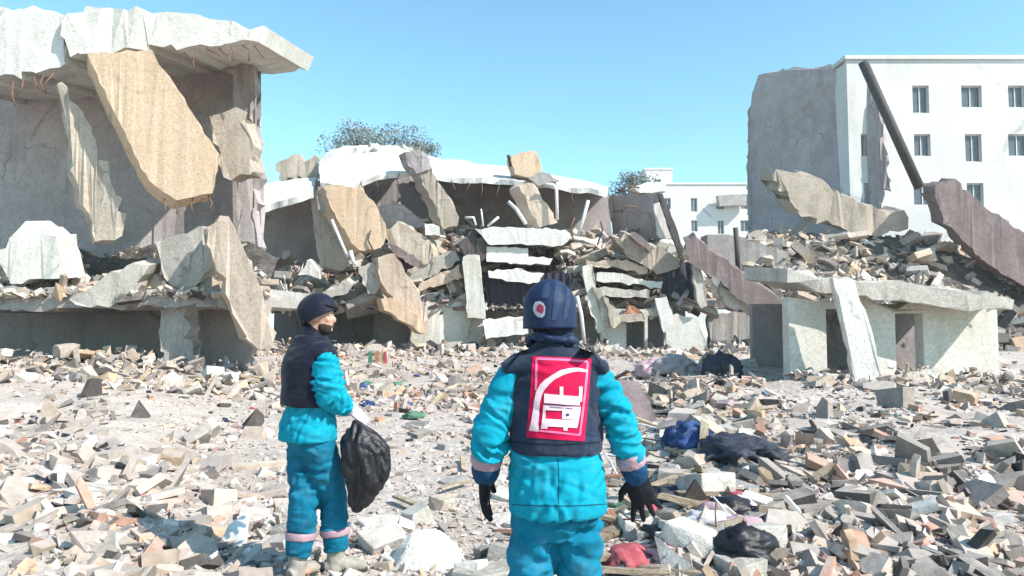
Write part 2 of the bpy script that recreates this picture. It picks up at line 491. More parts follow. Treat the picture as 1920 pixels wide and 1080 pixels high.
KINDS_ = ['block', 'plate', 'bar', 'plate', 'wedge', 'plate', 'splinter', 'block', 'plate', 'block', 'plate', 'bar', 'plate', 'bar', 'block', 'plate', 'plate', 'wedge', 'block', 'plate', 'bar', 'block', 'splinter', 'wedge']
CH, CHK = [], {}      # meshes for loose things, and by kind
CH_T = []    # (verts, tris, kind) templates for the joined rubble
r0 = random.Random(5)
for kd in KINDS_:
    bm = hull(shard_pts(kd, r0))
    if kd in ('block', 'plate'):
        bmesh.ops.bevel(bm, geom=bm.edges[:], offset=.018, segments=1, affect='EDGES', clamp_overlap=True)
    me = bpy.data.meshes.new('chunk')
    bm.to_mesh(me)
    CH.append(me); CHK.setdefault(kd, []).append(me)
    bm.free()
    bm = hull(shard_pts(kd, r0))
    bmesh.ops.triangulate(bm, faces=bm.faces)
    bm.verts.index_update()
    CH_T.append((np.array([v.co[:] for v in bm.verts]), np.array([[v.index for v in f.verts] for f in bm.faces]), kd))
    bm.free()

PAL = [((.48, .405, .35), 30), ((.38, .32, .28), 26), ((.57, .50, .44), 14), ((.26, .225, .205), 14), ((.42, .335, .265), 13),
       ((.09, .078, .072), 10), ((.46, .27, .20), 3.5), ((.50, .36, .25), 4), ((.03, .035, .06), 3.5), ((.05, .12, .25), .7), ((.40, .10, .12), .6),
       ((.10, .24, .17), .6), ((.68, .65, .61), 5), ((.52, .38, .37), 2)]
PW = np.array([p[1] for p in PAL]); PW = PW / PW.sum()


def rotm(a, b, c):
    return np.array(Euler((a, b, c)).to_matrix())


def rubble_mesh(name, items, mat):
    """items: (x, y, z, size, flat, colour index) -> one joined mesh with a colour per piece."""
    V, F, K = [], [], []
    base = 0
    for (x, y, z, s, tilt, ci) in items:
        tv, tf, kd = CH_T[nrng.integers(len(CH_T))]
        if ci in (8, 9, 10, 11): s = min(s, .05 + .006 * y)
        if kd in ('plate', 'bar'):
            s *= 1.5
        tl = tilt * (.5 if nrng.random() < .6 else 1.9)
        rm = rotm(nrng.normal(0, tl), nrng.normal(0, tl), nrng.uniform(0, 6.28))
        sc3 = s * np.array([1, nrng.uniform(.6, 1), nrng.uniform(.5, 1.0)])
        v = (tv * sc3) @ rm.T + np.array([x, y, z])
        V.append(v); F.append(tf + base); base += len(tv)
        c = np.array(PAL[ci][0]) * nrng.uniform(.75, 1.2)
        K.append(np.tile(np.append(c, 1.0), (len(tv), 1)))
    V = np.concatenate(V); F = np.concatenate(F); K = np.concatenate(K)
    me = bpy.data.meshes.new(name)
    me.vertices.add(len(V)); me.vertices.foreach_set('co', V.astype(np.float32).ravel())
    me.loops.add(F.size); me.loops.foreach_set('vertex_index', F.astype(np.int32).ravel())
    me.polygons.add(len(F))
    me.polygons.foreach_set('loop_start', np.arange(0, F.size, 3, dtype=np.int32))
    me.polygons.foreach_set('loop_total', np.full(len(F), 3, dtype=np.int32))
    me.polygons.foreach_set('use_smooth', [False] * len(F))
    me.update(calc_edges=True)
    at = me.attributes.new('piece_colour', 'FLOAT_COLOR', 'POINT')
    at.data.foreach_set('color', K.astype(np.float32).ravel())
    me.materials.append(mat)
    return link(bpy.data.objects.new(name, me))


def dens(u, v):
    """How thickly the rubble lies, across the ground as the photo shows it."""
    a = .10
    a = max(a, sm((u - 1120) / 110))
    a = max(a, .6 * sm((560 - u) / 80))
    a = max(a, .75 * sm((800 - v) / 90))
    a = max(a, .55 * math.exp(-((u - 895) / 45.0) ** 2 - ((v - 815) / 40.0) ** 2))
    return a


def ground_at(u, v):
    d = 8.0
    for _ in range(14):
        x = (u - 960) / FOC * d
        h = ground_h(x, d)
        zc = (540 - v) / FOC
        sl = (math.sin(PITCH) + zc * math.cos(PITCH)) / (math.cos(PITCH) - zc * math.sin(PITCH))
        if sl > -.012:
            return None
        dn = (h - CAMZ) / sl
        d = .5 * d + .5 * max(3.0, min(60, dn))
    return (u - 960) / FOC * d, d


items = []
tries = 0
while len(items) < 15000 and tries < 110000:
    tries += 1
    u = nrng.uniform(-60, 1980); v = 655 + 470 * nrng.random() ** .9
    if nrng.random() > dens(u, v):
        continue
    g = ground_at(u, v)
    if g is None or g[1] > 31:
        continue
    x, y = g
    cl = noise.noise(Vector((x * .8, y * .5, 6))) + .6 * noise.noise(Vector((x * 2.1, y * 1.3, 2)))
    if nrng.random() > .55 + 1.1 * cl:
        continue
    s = float(np.clip(nrng.lognormal(math.log(.058), .88), .018, .6))
    s = min(s, .05 + .05 * y)
    if 560 < u < 1130 and v > 830: s = min(s, .13)
    s = max(s, 3.2 * y / FOC)
    ci = int(nrng.choice(len(PAL), p=PW))
    if nrng.random() < (.40 if u > 1130 else .32 if v < 790 else .08):
        ci = int(nrng.choice([3, 3, 5, 5, 5, 8, 7, 6, 4]))
    items.append((x, y, ground_h(x, y) + s * .02, s, .38, ci))
tag(rubble_mesh('rubble', items, M['rubble']), kind='stuff')
items = []
while len(items) < 5200:
    u = nrng.uniform(520, 1430); v = 656 + 118 * nrng.random() ** 1.1
    g = ground_at(u, v)
    if g is None or g[1] > 31: continue
    x, y = g
    if noise.noise(Vector((x * .5, y * .35, 11))) < -.18: continue
    s = float(np.clip(nrng.lognormal(math.log(.11), .6), .04, .5))
    items.append((x, y, ground_h(x, y) + s * .03, s, .5, int(nrng.choice([4, 3, 3, 1, 5, 7, 6, 13, 4, 1, 0]))))
tag(rubble_mesh('brown_litter', items, M['rubble']), kind='stuff')
# fine gravel close by
items = []
while len(items) < 19000:
    u = nrng.uniform(300, 1600); v = 690 + 430 * nrng.random()
    if u < 1120 and nrng.random() < .45: continue
    g = ground_at(u, v)
    if g is None:
        continue
    x, y = g
    s = float(np.clip(nrng.lognormal(math.log(.024), .55), .008, .075))
    items.append((x, y, ground_h(x, y) + s * .15, s, .6, int(nrng.choice([0, 1, 2, 4, 3, 12]))))
tag(rubble_mesh('gravel', items, M['rubble']), kind='stuff')


# ------------------------------------------------------------------ slabs, beams, pipes
def px_slab(name, pts, d, ext, mat, jag=.07, parent=None, label=None, cat=None, seg=.45, seed=0):
    """A broken slab with real thickness: outline at distance d (one value or one per corner), swept along ext."""
    r = random.Random(len(pts) * 31 + int(pts[0][0] * 7 + pts[0][1]) + seed)
    ds = d if isinstance(d, (list, tuple)) else [d] * len(pts)
    p3 = [P(u, v, dd) for (u, v), dd in zip(pts, ds)]
    ring = []
    n = len(p3)
    for i in range(n):
        a, b = p3[i], p3[(i + 1) % n]
        k = max(1, int((b - a).length / seg * 2.2))
        for q in range(k):
            p = a.lerp(b, q / k)
            ed = (b - a).normalized().cross(Vector(ext).normalized())
            if q: p = p + ed * jag * 1.6 * (noise.noise(p * .9 + Vector((seed, 3, 3))) + .6 * noise.noise(p * 2.7))
            j = jag * (1.35 if q else .6)
            ring.append(p + Vector((r.uniform(-j, j), r.uniform(-j, j) * .4, r.uniform(-j, j))))
    e = Vector(ext)
    back = [p + e + Vector((r.uniform(-jag, jag), r.uniform(-jag, jag), r.uniform(-jag, jag))) * .7 for p in ring]
    m = len(ring)
    loc = sum(p3, Vector()) / n + e * .5
    root = parent
    if parent is None:
        off = loc
    else:
        off = parent_world(parent)
    bm = bmesh.new()
    va = [bm.verts.new(p - off) for p in ring]
    vb = [bm.verts.new(p - off) for p in back]
    bm.faces.new(va); bm.faces.new(vb[::-1])
    for i in range(m):
        bm.faces.new((va[i], vb[i], vb[(i + 1) % m], va[(i + 1) % m]))
    bmesh.ops.triangulate(bm, faces=[f for f in bm.faces if len(f.verts) > 4])
    # chip the broken face so it is not dead flat
    big = [ed for ed in bm.edges if ed.calc_length() > seg * 2.2]
    if big and len(bm.verts) < 400:
        bmesh.ops.subdivide_edges(bm, edges=big, cuts=1)
        for v in bm.verts:
            v.co += Vector((noise.noise(v.co * 1.7), noise.noise(v.co * 1.7 + Vector((9, 0, 0))), noise.noise(v.co * 1.7 + Vector((0, 9, 0))))) * jag * .35
    bmesh.ops.recalc_face_normals(bm, faces=bm.faces)
    me = bpy.data.meshes.new(name); bm.to_mesh(me); bm.free()
    me.materials.append(mat)
    o = bpy.data.objects.new(name, me)
    if parent is None:
        o.location = loc
    link(o, parent)
    return tag(o, label, cat)


def tube_geo(pts, rad, n=8, verts=None, faces=None):
    verts = [] if verts is None else verts
    faces = [] if faces is None else faces
    b0 = len(verts)
    N = len(pts)
    ref = Vector((.3, .9, .2))
    for i, p in enumerate(pts):
        t = (pts[min(i + 1, N - 1)] - pts[max(i - 1, 0)]).normalized()
        s = t.cross(ref).normalized(); w = t.cross(s)
        rr = rad[i] if isinstance(rad, (list, tuple)) else rad
        for k in range(n):
            a = 2 * math.pi * k / n
            verts.append(p + s * math.cos(a) * rr + w * math.sin(a) * rr)
    for i in range(N - 1):
        for k in range(n):
            faces.append((b0 + i * n + k, b0 + i * n + (k + 1) % n, b0 + (i + 1) * n + (k + 1) % n, b0 + (i + 1) * n + k))
    faces.append(tuple(b0 + k for k in range(n))[::-1])
    faces.append(tuple(b0 + (N - 1) * n + k for k in range(n)))
    return verts, faces


def px_pipe(name, pts, d, rad, mat, label=None, cat=None, parent=None):
    ds = d if isinstance(d, (list, tuple)) else [d] * len(pts)
    p3 = [P(u, v, dd) for (u, v), dd in zip(pts, ds)]
    v, f = tube_geo(p3, rad)
    if parent is None:
        loc = p3[-1]
        o = mk(name, [q - loc for q in v], f, mat, smooth=True)
        o.location = loc
        return tag(o, label, cat)
    return mk(name, v, f, mat, parent, smooth=True)


def facade(parent, o, xd, w, h, rects, thick, mat, pane=None, wall_name='wall', win_name='window', reveal=.22, ragged=0.0):
    """A wall with true openings cut through its face; rects are (x0, z0, x1, z1) along the wall."""
    xd = Vector(xd).normalized(); zd = Vector((0, 0, 1)); nd = xd.cross(zd)      # nd: towards the viewer side
    cx = sorted({0.0, w, *[q for r_ in rects for q in (r_[0], r_[2])]})
    cz = sorted({0.0, h, *[q for r_ in rects for q in (r_[1], r_[3])]})
    verts, faces = [], []

    def pt(x, z, back):
        zz = z
        if ragged and z >= h - 1e-6:
            zz = z - ragged * abs(noise.noise(Vector((x * .9, 5, o[0])))) * 1.6
        verts.append(Vector(o) + xd * x + zd * zz - nd * back)
        return len(verts) - 1

    def inside(x, z):
        return any(a < x < c and b < z < d2 for a, b, c, d2 in rects)
    for back in (0, thick):
        for i in range(len(cx) - 1):
            k = max(1, int((cx[i + 1] - cx[i]) / .7)) if ragged else 1
            for q in range(k):
                xa = cx[i] + (cx[i + 1] - cx[i]) * q / k; xb = cx[i] + (cx[i + 1] - cx[i]) * (q + 1) / k
                for j in range(len(cz) - 1):
                    if inside((xa + xb) / 2, (cz[j] + cz[j + 1]) / 2):
                        continue
                    f = [pt(xa, cz[j], back), pt(xb, cz[j], back), pt(xb, cz[j + 1], back), pt(xa, cz[j + 1], back)]
                    faces.append(f if back == 0 else f[::-1])
                    if back == 0 and j == len(cz) - 2:
                        faces.append([f[3], f[2], pt(xb, h, thick), pt(xa, h, thick)])
    for x in (0, w):
        faces.append([pt(x, 0, 0), pt(x, h, 0), pt(x, h, thick), pt(x, 0, thick)])
    for a, b, c, d2 in rects:
        q = [(a, b), (c, b), (c, d2), (a, d2)]
        for i in range(4):
            (x0, z0), (x1, z1) = q[i], q[(i + 1) % 4]
            faces.append([pt(x0, z0, 0), pt(x1, z1, 0), pt(x1, z1, thick), pt(x0, z0, thick)])
    wall = mk(wall_name, verts, faces, mat, parent, tri=False)
    if pane is not None:
        for a, b, c, d2 in rects:
            vv = [Vector(o) + xd * x + zd * z - nd * bk for bk in (reveal, reveal + .04) for (x, z) in ((a + .002, b + .002), (c - .002, b + .002), (c - .002, d2 - .002), (a + .002, d2 - .002))]
            win = mk(win_name, vv, [(0, 1, 2, 3), (7, 6, 5, 4), (0, 4, 5, 1), (1, 5, 6, 2), (2, 6, 7, 3), (3, 7, 4, 0)], pane, parent)
            fv, ff = [], []
            for (x0, z0, x1, z1) in ((a, b, a + .07, d2), (c - .07, b, c, d2), (a + .07, b, c - .07, b + .07), (a + .07, d2 - .07, c - .07, d2), ((a + c) / 2 - .03, b + .07, (a + c) / 2 + .03, d2 - .07)):
                k = len(fv)
                fv += [Vector(o) + xd * x + zd * z - nd * bk for bk in (reveal - .05, reveal - .003) for (x, z) in ((x0 + .004, z0 + .004), (x1 - .004, z0 + .004), (x1 - .004, z1 - .004), (x0 + .004, z1 - .004))]
                ff += [tuple(k + i for i in q) for q in ((0, 1, 2, 3), (7, 6, 5, 4), (0, 4, 5, 1), (1, 5, 6, 2), (2, 6, 7, 3), (3, 7, 4, 0))]
            mk('frame', fv, ff, M['apt'], win)
    return wall


def box_geo(c, s, verts, faces, rot=None):
    k = len(verts)
    for z in (-.5, .5):
        for (x, y) in ((-.5, -.5), (.5, -.5), (.5, .5), (-.5, .5)):
            p = Vector((x * s[0], y * s[1], z * s[2]))
            if rot is not None:
                p = rot @ p
            verts.append(Vector(c) + p)
    faces += [tuple(k + i for i in q) for q in ((3, 2, 1, 0), (4, 5, 6, 7), (0, 1, 5, 4), (1, 2, 6, 5), (2, 3, 7, 6), (3, 0, 4, 7))]


# ------------------------------------------------------------------ collapsed building (main body)
bld = empty('collapsed_building', (0, 34, .6), 'collapsed pale concrete building with sagging white roof, filling the back of the rubble field', 'ruin')
v, f = [], []
box_geo((-2.6, 36.4, 2.85), (21.2, 7.6, .3), v, f)
mk('floor_slab', v, f, M['grey'], bld)
v, f = [], []
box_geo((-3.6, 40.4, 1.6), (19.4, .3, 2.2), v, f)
mk('back_wall', v, f, M['void'], bld)
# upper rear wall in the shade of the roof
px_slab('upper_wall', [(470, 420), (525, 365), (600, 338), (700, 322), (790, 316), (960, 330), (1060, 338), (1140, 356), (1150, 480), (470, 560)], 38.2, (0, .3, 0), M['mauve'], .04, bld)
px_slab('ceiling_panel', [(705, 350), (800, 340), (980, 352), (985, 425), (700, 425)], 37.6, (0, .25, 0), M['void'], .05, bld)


def roof_strip(name, front, df, back, db, thick, mat, parent):
    """A sagging roof slab between a front and a back edge, given as polylines."""
    n = 44
    def samp(pl, t):
        x = t * (len(pl) - 1); i = min(int(x), len(pl) - 2); q = x - i
        return (pl[i][0] * (1 - q) + pl[i + 1][0] * q, pl[i][1] * (1 - q) + pl[i + 1][1] * q)
    rows = 7
    top = []
    for j in range(rows):
        s = j / (rows - 1)
        for i in range(n + 1):
            t = i / n
            a = P(*samp(front, t), df); b = P(*samp(back, t), db)
            p = a.lerp(b, s)
            p.z += .07 * noise.noise(p * .8) + .10 * math.sin(s * math.pi)
            if j == 0 or j == rows - 1 or i == 0 or i == n:
                p += Vector((.12 * noise.noise(p * .9), .30 * noise.noise(p * .7 + Vector((5, 5, 5))) + .10 * noise.noise(p * 2.1), .10 * noise.noise(p * .9) + .05 * noise.noise(p * 2.6)))
            else:
                p.z += .05 * noise.noise(p * .8 + Vector((2, 2, 2)))
            top.append(p)
    W = n + 1
    bot = [p - Vector((0, -.05, thick)) for p in top]
    vs = top + bot
    o = len(top)
    fs = []
    for j in range(rows - 1):
        for i in range(n):
            q = (j * W + i, j * W + i + 1, (j + 1) * W + i + 1, (j + 1) * W + i)
            fs.append(q); fs.append(tuple(o + k for k in q[::-1]))
    for i in range(n):
        fs.append((i, o + i, o + i + 1, i + 1))
        k = (rows - 1) * W + i
        fs.append((k + 1, o + k + 1, o + k, k))
    for j in range(rows - 1):
        a, b = j * W, (j + 1) * W
        fs.append((b, o + b, o + a, a))
        a, b = j * W + n, (j + 1) * W + n
        fs.append((a, o + a, o + b, b))
    return mk(name, vs, fs, mat, parent)


roof_strip('roof', [(600, 342), (640, 343), (668, 343), (700, 330), (742, 322), (772, 318)], 32.6,
           [(597, 299), (622, 282), (650, 273), (700, 272), (742, 271), (775, 284)], 39.5, .22, M['white'], bld)
roof_strip('roof', [(812, 330), (870, 332), (960, 338), (1040, 344), (1090, 352), (1138, 360)], 32.9,
           [(800, 292), (850, 301), (930, 311), (1010, 322), (1080, 336), (1140, 352)], 39.0, .24, M['white'], bld)
roof_strip('roof', [(420, 412), (470, 396), (525, 377), (560, 367), (588, 359)], 32.8,
           [(420, 356), (470, 348), (525, 340), (560, 334), (594, 331)], 38.6, .3, M['white'], bld)
px_slab('cornice', [(1188, 350), (1210, 343), (1246, 338), (1250, 360), (1200, 362)], 34.2, (0, 2, .2), M['white'], .04, bld)
# side wall of the gap in the roof
px_slab('gap_wall', [(772, 300), (815, 300), (815, 345), (770, 340)], 37.2, (0, .3, 0), M['mauve'], .05, bld)
# ground floor cross walls
px_slab('cross_wall', [(700, 585), (772, 590), (774, 668), (700, 672)], [34.2, 33.6, 33.6, 34.2], (0, .3, 0), M['grey'], .05, bld)
px_slab('ground_floor_wall', [(768, 614), (792, 598), (800, 566), (902, 568), (908, 600), (903, 645), (870, 656), (800, 650), (772, 652)], 31.9, (0, .4, 0), M['white2'], .05, bld)
px_slab('ground_floor_wall', [(900, 570), (1130, 570), (1130, 676), (900, 676)], 34.2, (0, .3, 0), M['grey'], .05, bld)
xl = (1126 - 960) / FOC * 31.5
facade(bld, (xl, 31.5, .35), (1, 0, 0), 3.15, 2.25, [(1.12, .22, 1.92, 1.66), (2.06, .42, 2.80, 1.9)], .28, M['white2'], ragged=.25)
px_slab('ground_floor_wall', [(1246, 645), (1249, 604), (1268, 588), (1300, 594), (1317, 618), (1326, 676), (1250, 682)], 31.0, (0, .3, 0), M['white2'], .04, bld)
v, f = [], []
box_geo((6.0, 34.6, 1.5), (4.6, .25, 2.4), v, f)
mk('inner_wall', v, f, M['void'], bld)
px_slab('grey_wall', [(1328, 590), (1393, 585), (1520, 588), (1520, 680), (1336, 680)], 32.5, (0, .4, 0), M['grey'], .05, bld)

# heap of debris lying on the slab
CREST = [(420, 545), (525, 512), (600, 512), (660, 500), (700, 448), (740, 412), (800, 428), (860, 432), (900, 436), (1060, 446), (1100, 446), (1150, 446), (1200, 455), (1270, 478), (1300, 505), (1393, 566), (1500, 600)]


def crest_z(x):
    u = x / 35.4 * FOC + 960
    for (a, b), (c, d) in zip(CREST, CREST[1:]):
        if a <= u <= c:
            vv = b + (d - b) * (u - a) / (c - a)
            return P(u, vv, 35.4).z
    return P(420, 560, 35.4).z


def heap_z(x, y):
    u = x / 34 * FOC + 960
    rec = 1.5 * sm((u - 900) / 20) * (1 - sm((u - 1045) / 25))
    c = crest_z(x)
    t = sm((y - 32.1 - rec) / 2.9)
    z = 2.6 + (c - 2.6) * t
    z += (.28 * noise.noise(Vector((x * .9, y * .9, 2))) + .16 * noise.noise(Vector((x * 2.3, y * 2.3, 7)))) * (0.3 + .7 * t)
    return z


hx = np.linspace(-13.2, 9.6, 130); hy = np.linspace(32.15, 39.9, 48)
hv = [(x, y, heap_z(x, y)) for y in hy for x in hx]
hn = len(hx)
hf = [(j * hn + i, j * hn + i + 1, (j + 1) * hn + i + 1, (j + 1) * hn + i) for j in range(len(hy) - 1) for i in range(hn - 1)]
b0 = len(hv)
hv += [(x, hy[0] + .02, 2.55) for x in hx]
hf += [(i + 1, i, b0 + i, b0 + i + 1) for i in range(hn - 1)]
tag(mk('debris_heap', hv, hf, M['heap']), kind='stuff')
items = []
PALH = [0, 1, 2, 3, 4, 4, 5, 7, 12, 1, 0, 4, 3]
for i in range(5200):
    x = nrng.uniform(-13, 9.2); y = 32.1 + 4.6 * nrng.random() ** 1.3
    s = float(np.clip(nrng.lognormal(math.log(.24), .55), .09, .95))
    ci = int(nrng.choice(PALH)) if nrng.random() < .9 else int(nrng.choice(len(PAL), p=PW))
    u = x / 33 * FOC + 960
    if 895 < u < 1050 and s > .3:
        s *= .5
    items.append((x, y, heap_z(x, y) + s * .1, s, .8, ci))
# debris spilling down in front of the walls
for i in range(2600):
    u = nrng.uniform(430, 1500)
    y = 31.6 - 3.4 * nrng.random() ** 1.4
    x = (u - 960) / FOC * y
    t = 1 - (31.6 - y) / 3.4
    low = .15 if 1140 < u < 1330 else (.35 if 640 < u < 900 else .6)
    s = float(np.clip(nrng.lognormal(math.log(.2), .55), .07, .7))
    items.append((x, y, ground_h(x, y) + low * t * t * nrng.random() + s * .1, s, .7, int(nrng.choice(PALH))))
tag(rubble_mesh('heap_rubble', items, M['rubble']), kind='stuff')

# ------------------------------------------------------------------ broken slabs, columns, beams of the ruin (loose things)
S = px_slab
S('tan_slab', [(606, 350), (640, 346), (682, 351), (706, 386), (725, 430), (714, 464), (682, 471), (658, 456), (628, 400)], 31.6, (-.55, .75, -.1), M['tan'], .04,
  label='wide tan concrete slab hanging diagonally from the left end of the white roof', cat='broken slab')
S('leaning_slab', [(594, 356), (612, 376), (650, 470), (656, 494), (641, 508), (612, 500), (600, 440)], 32.8, (-.4, .4, 0), M['beige'], .04,
  label='narrow grey brown panel leaning in the shade left of the tan slab', cat='broken slab')
S('broken_post', [(596, 350), (608, 352), (615, 398), (601, 398)], 32.1, (0, .35, 0), M['pale'], .03,
  label='short pale post stub below the left end of the white roof', cat='post')
S('beige_block', [(526, 338), (524, 302), (545, 292), (572, 300), (592, 290), (598, 300), (596, 333)], 38.9, (0, .8, .1), M['beige'], .12,
  label='beige broken parapet above the roof edge at the far left of the ruin', cat='broken wall')
px_pipe('bent_pipe', [(622, 412), (637, 448), (652, 483)], 31.2, .07, M['steel'], 'pale bent pipe running down beside the left edge of the tan slab', 'pipe')
px_pipe('bent_pipe', [(657, 470), (662, 489), (668, 497)], 31.0, .09, M['steel'], 'short white pipe end below the tan slab', 'pipe')
S('column_stub', [(758, 284), (784, 279), (800, 290), (807, 318), (782, 326), (766, 310)], 32.0, (-.35, .6, 0), M['mauve'], .05,
  label='mauve column stub sticking up through the gap in the white roof', cat='column')
S('leaning_column', [(783, 322), (806, 318), (838, 364), (862, 408), (858, 424), (832, 430), (816, 385)], 32.1, (-.4, .5, 0), M['beige'], .05,
  label='long beige grey column leaning under the middle of the roof', cat='column')
S('roof_block', [(958, 292), (974, 286), (1008, 283), (1017, 324), (992, 333), (966, 326)], 33.0, (-.2, .8, 0), M['tan'], .03,
  label='orange tan block standing up on the right part of the roof', cat='block')
S('roof_fragment', [(990, 331), (1022, 324), (1048, 338), (1022, 346), (1000, 342)], 32.3, (0, .9, .1), M['grey'], .05,
  label='thin dark slab fragment wedged under the orange roof block', cat='broken slab')
px_pipe('short_post', [(953, 291), (956, 301), (958, 312)], 33.2, .09, M['darkpost'], 'small dark peg beside the orange roof block', 'post')
S('leaning_column', [(974, 350), (1000, 342), (1030, 390), (1046, 418), (1012, 426), (990, 386)], 32.2, (-.5, .6, 0), M['peach'], .05,
  label='thick pinkish beige column leaning below the orange roof block', cat='column')
px_pipe('bent_pipe', [(1020, 346), (1038, 347), (1043, 356), (1045, 412)], 31.9, .075, M['steel'], 'white hooked pipe hanging right of the pinkish column', 'pipe')
px_pipe('bent_pipe', [(953, 378), (968, 392), (986, 420)], 31.9, .085, M['steel'], 'white pipe slanting in the dark space left of the pinkish column', 'pipe')
px_pipe('bent_pipe', [(1103, 376), (1094, 408), (1084, 442)], 31.9, .08, M['steel'], 'thin white pipe standing tilted before the mauve wall', 'pipe')
px_pipe('twisted_bar', [(872, 408), (888, 408), (892, 422)], 32, .06, M['steel'], 'small white bar bent like a hook above the white slabs', 'bar')
px_pipe('twisted_bar', [(902, 392), (906, 424)], 32, .04, M['steel'], 'thin upright bar above the left end of the white slabs', 'bar')
px_pipe('twisted_bar', [(935, 407), (914, 424)], 32, .06, M['steel'], 'white bar lying slanted just above the top white slab', 'bar')
S('white_slab', [(890, 429), (920, 425), (1060, 431), (1073, 440), (1054, 461), (915, 457), (902, 440)], 31.5, (0, 3, .3), M['white'], .04,
  label='topmost thick white slab in the stack of slabs above the dark shutter', cat='broken slab')
S('white_slab', [(912, 462), (990, 465), (991, 481), (1036, 484), (1030, 497), (985, 495), (912, 491)], 31.7, (0, 3, .2), M['white'], .03,
  label='middle white slab with a stepped right end in the stack above the dark shutter', cat='broken slab')
S('white_slab', [(915, 507), (960, 505), (1020, 513), (1012, 530), (960, 528), (918, 521)], 31.5, (0, 2, .2), M['white'], .04,
  label='lowest thin white slab lying right on top of the dark shutter', cat='broken slab')
S('dark_lump', [(868, 446), (892, 432), (912, 446), (914, 476), (892, 484), (868, 472)], 31.7, (0, 1.2, 0), M['dark'], .12,
  label='dark brown lump at the left end of the stacked white slabs', cat='rubble piece')
S('standing_pillar', [(868, 481), (899, 478), (905, 540), (910, 598), (876, 596), (872, 540)], 31.3, (0, .6, 0), M['white2'], .03,
  label='upright cream pillar left of the dark shutter', cat='column')
S('white_block', [(905, 602), (984, 596), (991, 624), (912, 636)], 30.4, (0, 1.3, .1), M['white'], .03,
  label='bright white block jutting out below the dark shutter', cat='block')
S('tilted_slab', [(783, 549), (786, 531), (862, 495), (867, 520)], 31.8, (0, 1.5, .2), M['peach'], .05,
  label='pinkish tilted slab just left of the cream pillar, lower of two', cat='broken slab')
S('tilted_slab', [(758, 522), (764, 505), (852, 468), (864, 489), (790, 529)], 32.1, (0, 1.6, .2), M['pale'], .06,
  label='pale tilted slab just left of the cream pillar, upper of two', cat='broken slab')
S('slab_fragment', [(722, 440), (746, 414), (790, 438), (815, 468), (802, 494), (760, 490), (735, 470)], 32.0, (.2, 1, 0), M['beige'], .08,
  label='big beige slab fragment lying right of the tan slab', cat='broken slab')
S('dark_beam', [(722, 455), (735, 456), (790, 490), (784, 501), (740, 479)], 31.4, (0, .4, 0), M['brown'], .04,
  label='dark brown beam under the big beige fragment', cat='beam')
S('white_block', [(797, 420), (822, 424), (823, 441), (797, 441)], 31.9, (0, .5, 0), M['white'], .04,
  label='small white block on the heap near the foot of the long leaning column', cat='block')
S('slab_fragment', [(698, 392), (735, 377), (772, 398), (802, 420), (770, 428), (720, 424)], 33.2, (0, 1, 0), M['mauve'], .1,
  label='mauve slab fragment in the shade between tan slab and long column', cat='broken slab')
S('tan_beam', [(708, 482), (740, 477), (770, 520), (801, 588), (796, 618), (775, 600), (735, 556), (712, 521)], 30.9, (-.35, .6, 0), M['peach'], .06,
  label='broad peach beam sloping down from the tan slab to the white wall', cat='beam')
S('tan_beam', [(714, 560), (745, 561), (802, 611), (799, 626), (765, 606), (722, 582)], 30.4, (-.3, .6, 0), M['tan'], .05,
  label='thin orange beam lying under the broad peach beam', cat='beam')
S('slab_fragment', [(672, 500), (700, 491), (717, 520), (702, 552), (680, 532)], 31.2, (0, .7, 0), M['pale'], .07,
  label='pale fragment left of the broad peach beam', cat='broken slab')
S('slab_fragment', [(598, 556), (650, 525), (670, 531), (650, 551), (616, 564)], 30.9, (0, .9, .3), M['pale'], .06,
  label='flat yellowish fragment above the head of the bag carrier', cat='broken slab')
S('slab_fragment', [(560, 516), (575, 487), (592, 500), (599, 522)], 31.4, (0, .6, .1), M['white2'], .06,
  label='whitish upright fragment on the heap below the left roof edge', cat='broken slab')
S('dark_beam', [(798, 642), (806, 637), (846, 663), (841, 670)], 29.6, (0, .25, 0), M['darkpost'], .02,
  label='dark beam lying on the ground before the white wall', cat='beam')
S('layered_slab', [(1124, 540), (1220, 545), (1218, 559), (1124, 557)], 31.3, (0, 1.6, .1), M['pale'], .05,
  label='lowest pale floor layer above the two dark doorways', cat='broken slab')
S('layered_slab', [(1118, 510), (1180, 518), (1242, 527), (1240, 540), (1180, 534), (1120, 525)], 31.5, (0, 1.8, .1), M['white2'], .06,
  label='cream floor layer second above the dark doorways', cat='broken slab')
S('layered_slab', [(1100, 486), (1165, 489), (1215, 505), (1212, 513), (1160, 502), (1100, 499)], 31.8, (0, 1.8, .1), M['peach'], .06,
  label='pinkish floor layer third above the dark doorways', cat='broken slab')
S('tilted_slab', [(1152, 446), (1190, 438), (1262, 478), (1277, 500), (1240, 512), (1190, 482)], 31.6, (0, 1.4, .3), M['beige'], .09,
  label='big beige slab sloping down right below the grey panel', cat='broken slab')
S('dark_beam', [(1180, 441), (1192, 436), (1228, 466), (1218, 472)], 31.2, (0, .35, 0), M['brown'], .03,
  label='short dark beam end lying on the big sloping beige slab', cat='beam')
S('tilted_wall', [(1143, 366), (1238, 361), (1246, 400), (1254, 446), (1200, 452), (1148, 442)], [36.4, 33.4, 33.2, 33.0, 34.6, 36.4], (.1, .35, 0), M['mauve'], .04,
  label='big mauve grey wall panel standing tilted at the right end of the roof', cat='broken wall')
S('plaster_strip', [(1226, 382), (1242, 378), (1262, 446), (1238, 446), (1230, 420)], 32.9, (0, .25, 0), M['white'], .04,
  label='white plaster strip at the right edge of the grey panel', cat='broken wall')
S('leaning_post', [(1233, 362), (1243, 364), (1264, 415), (1284, 472), (1274, 478), (1252, 420)], 32.4, (0, .25, 0), M['darkpost'], .02,
  label='dark steel post leaning along the right edge of the grey panel', cat='post')
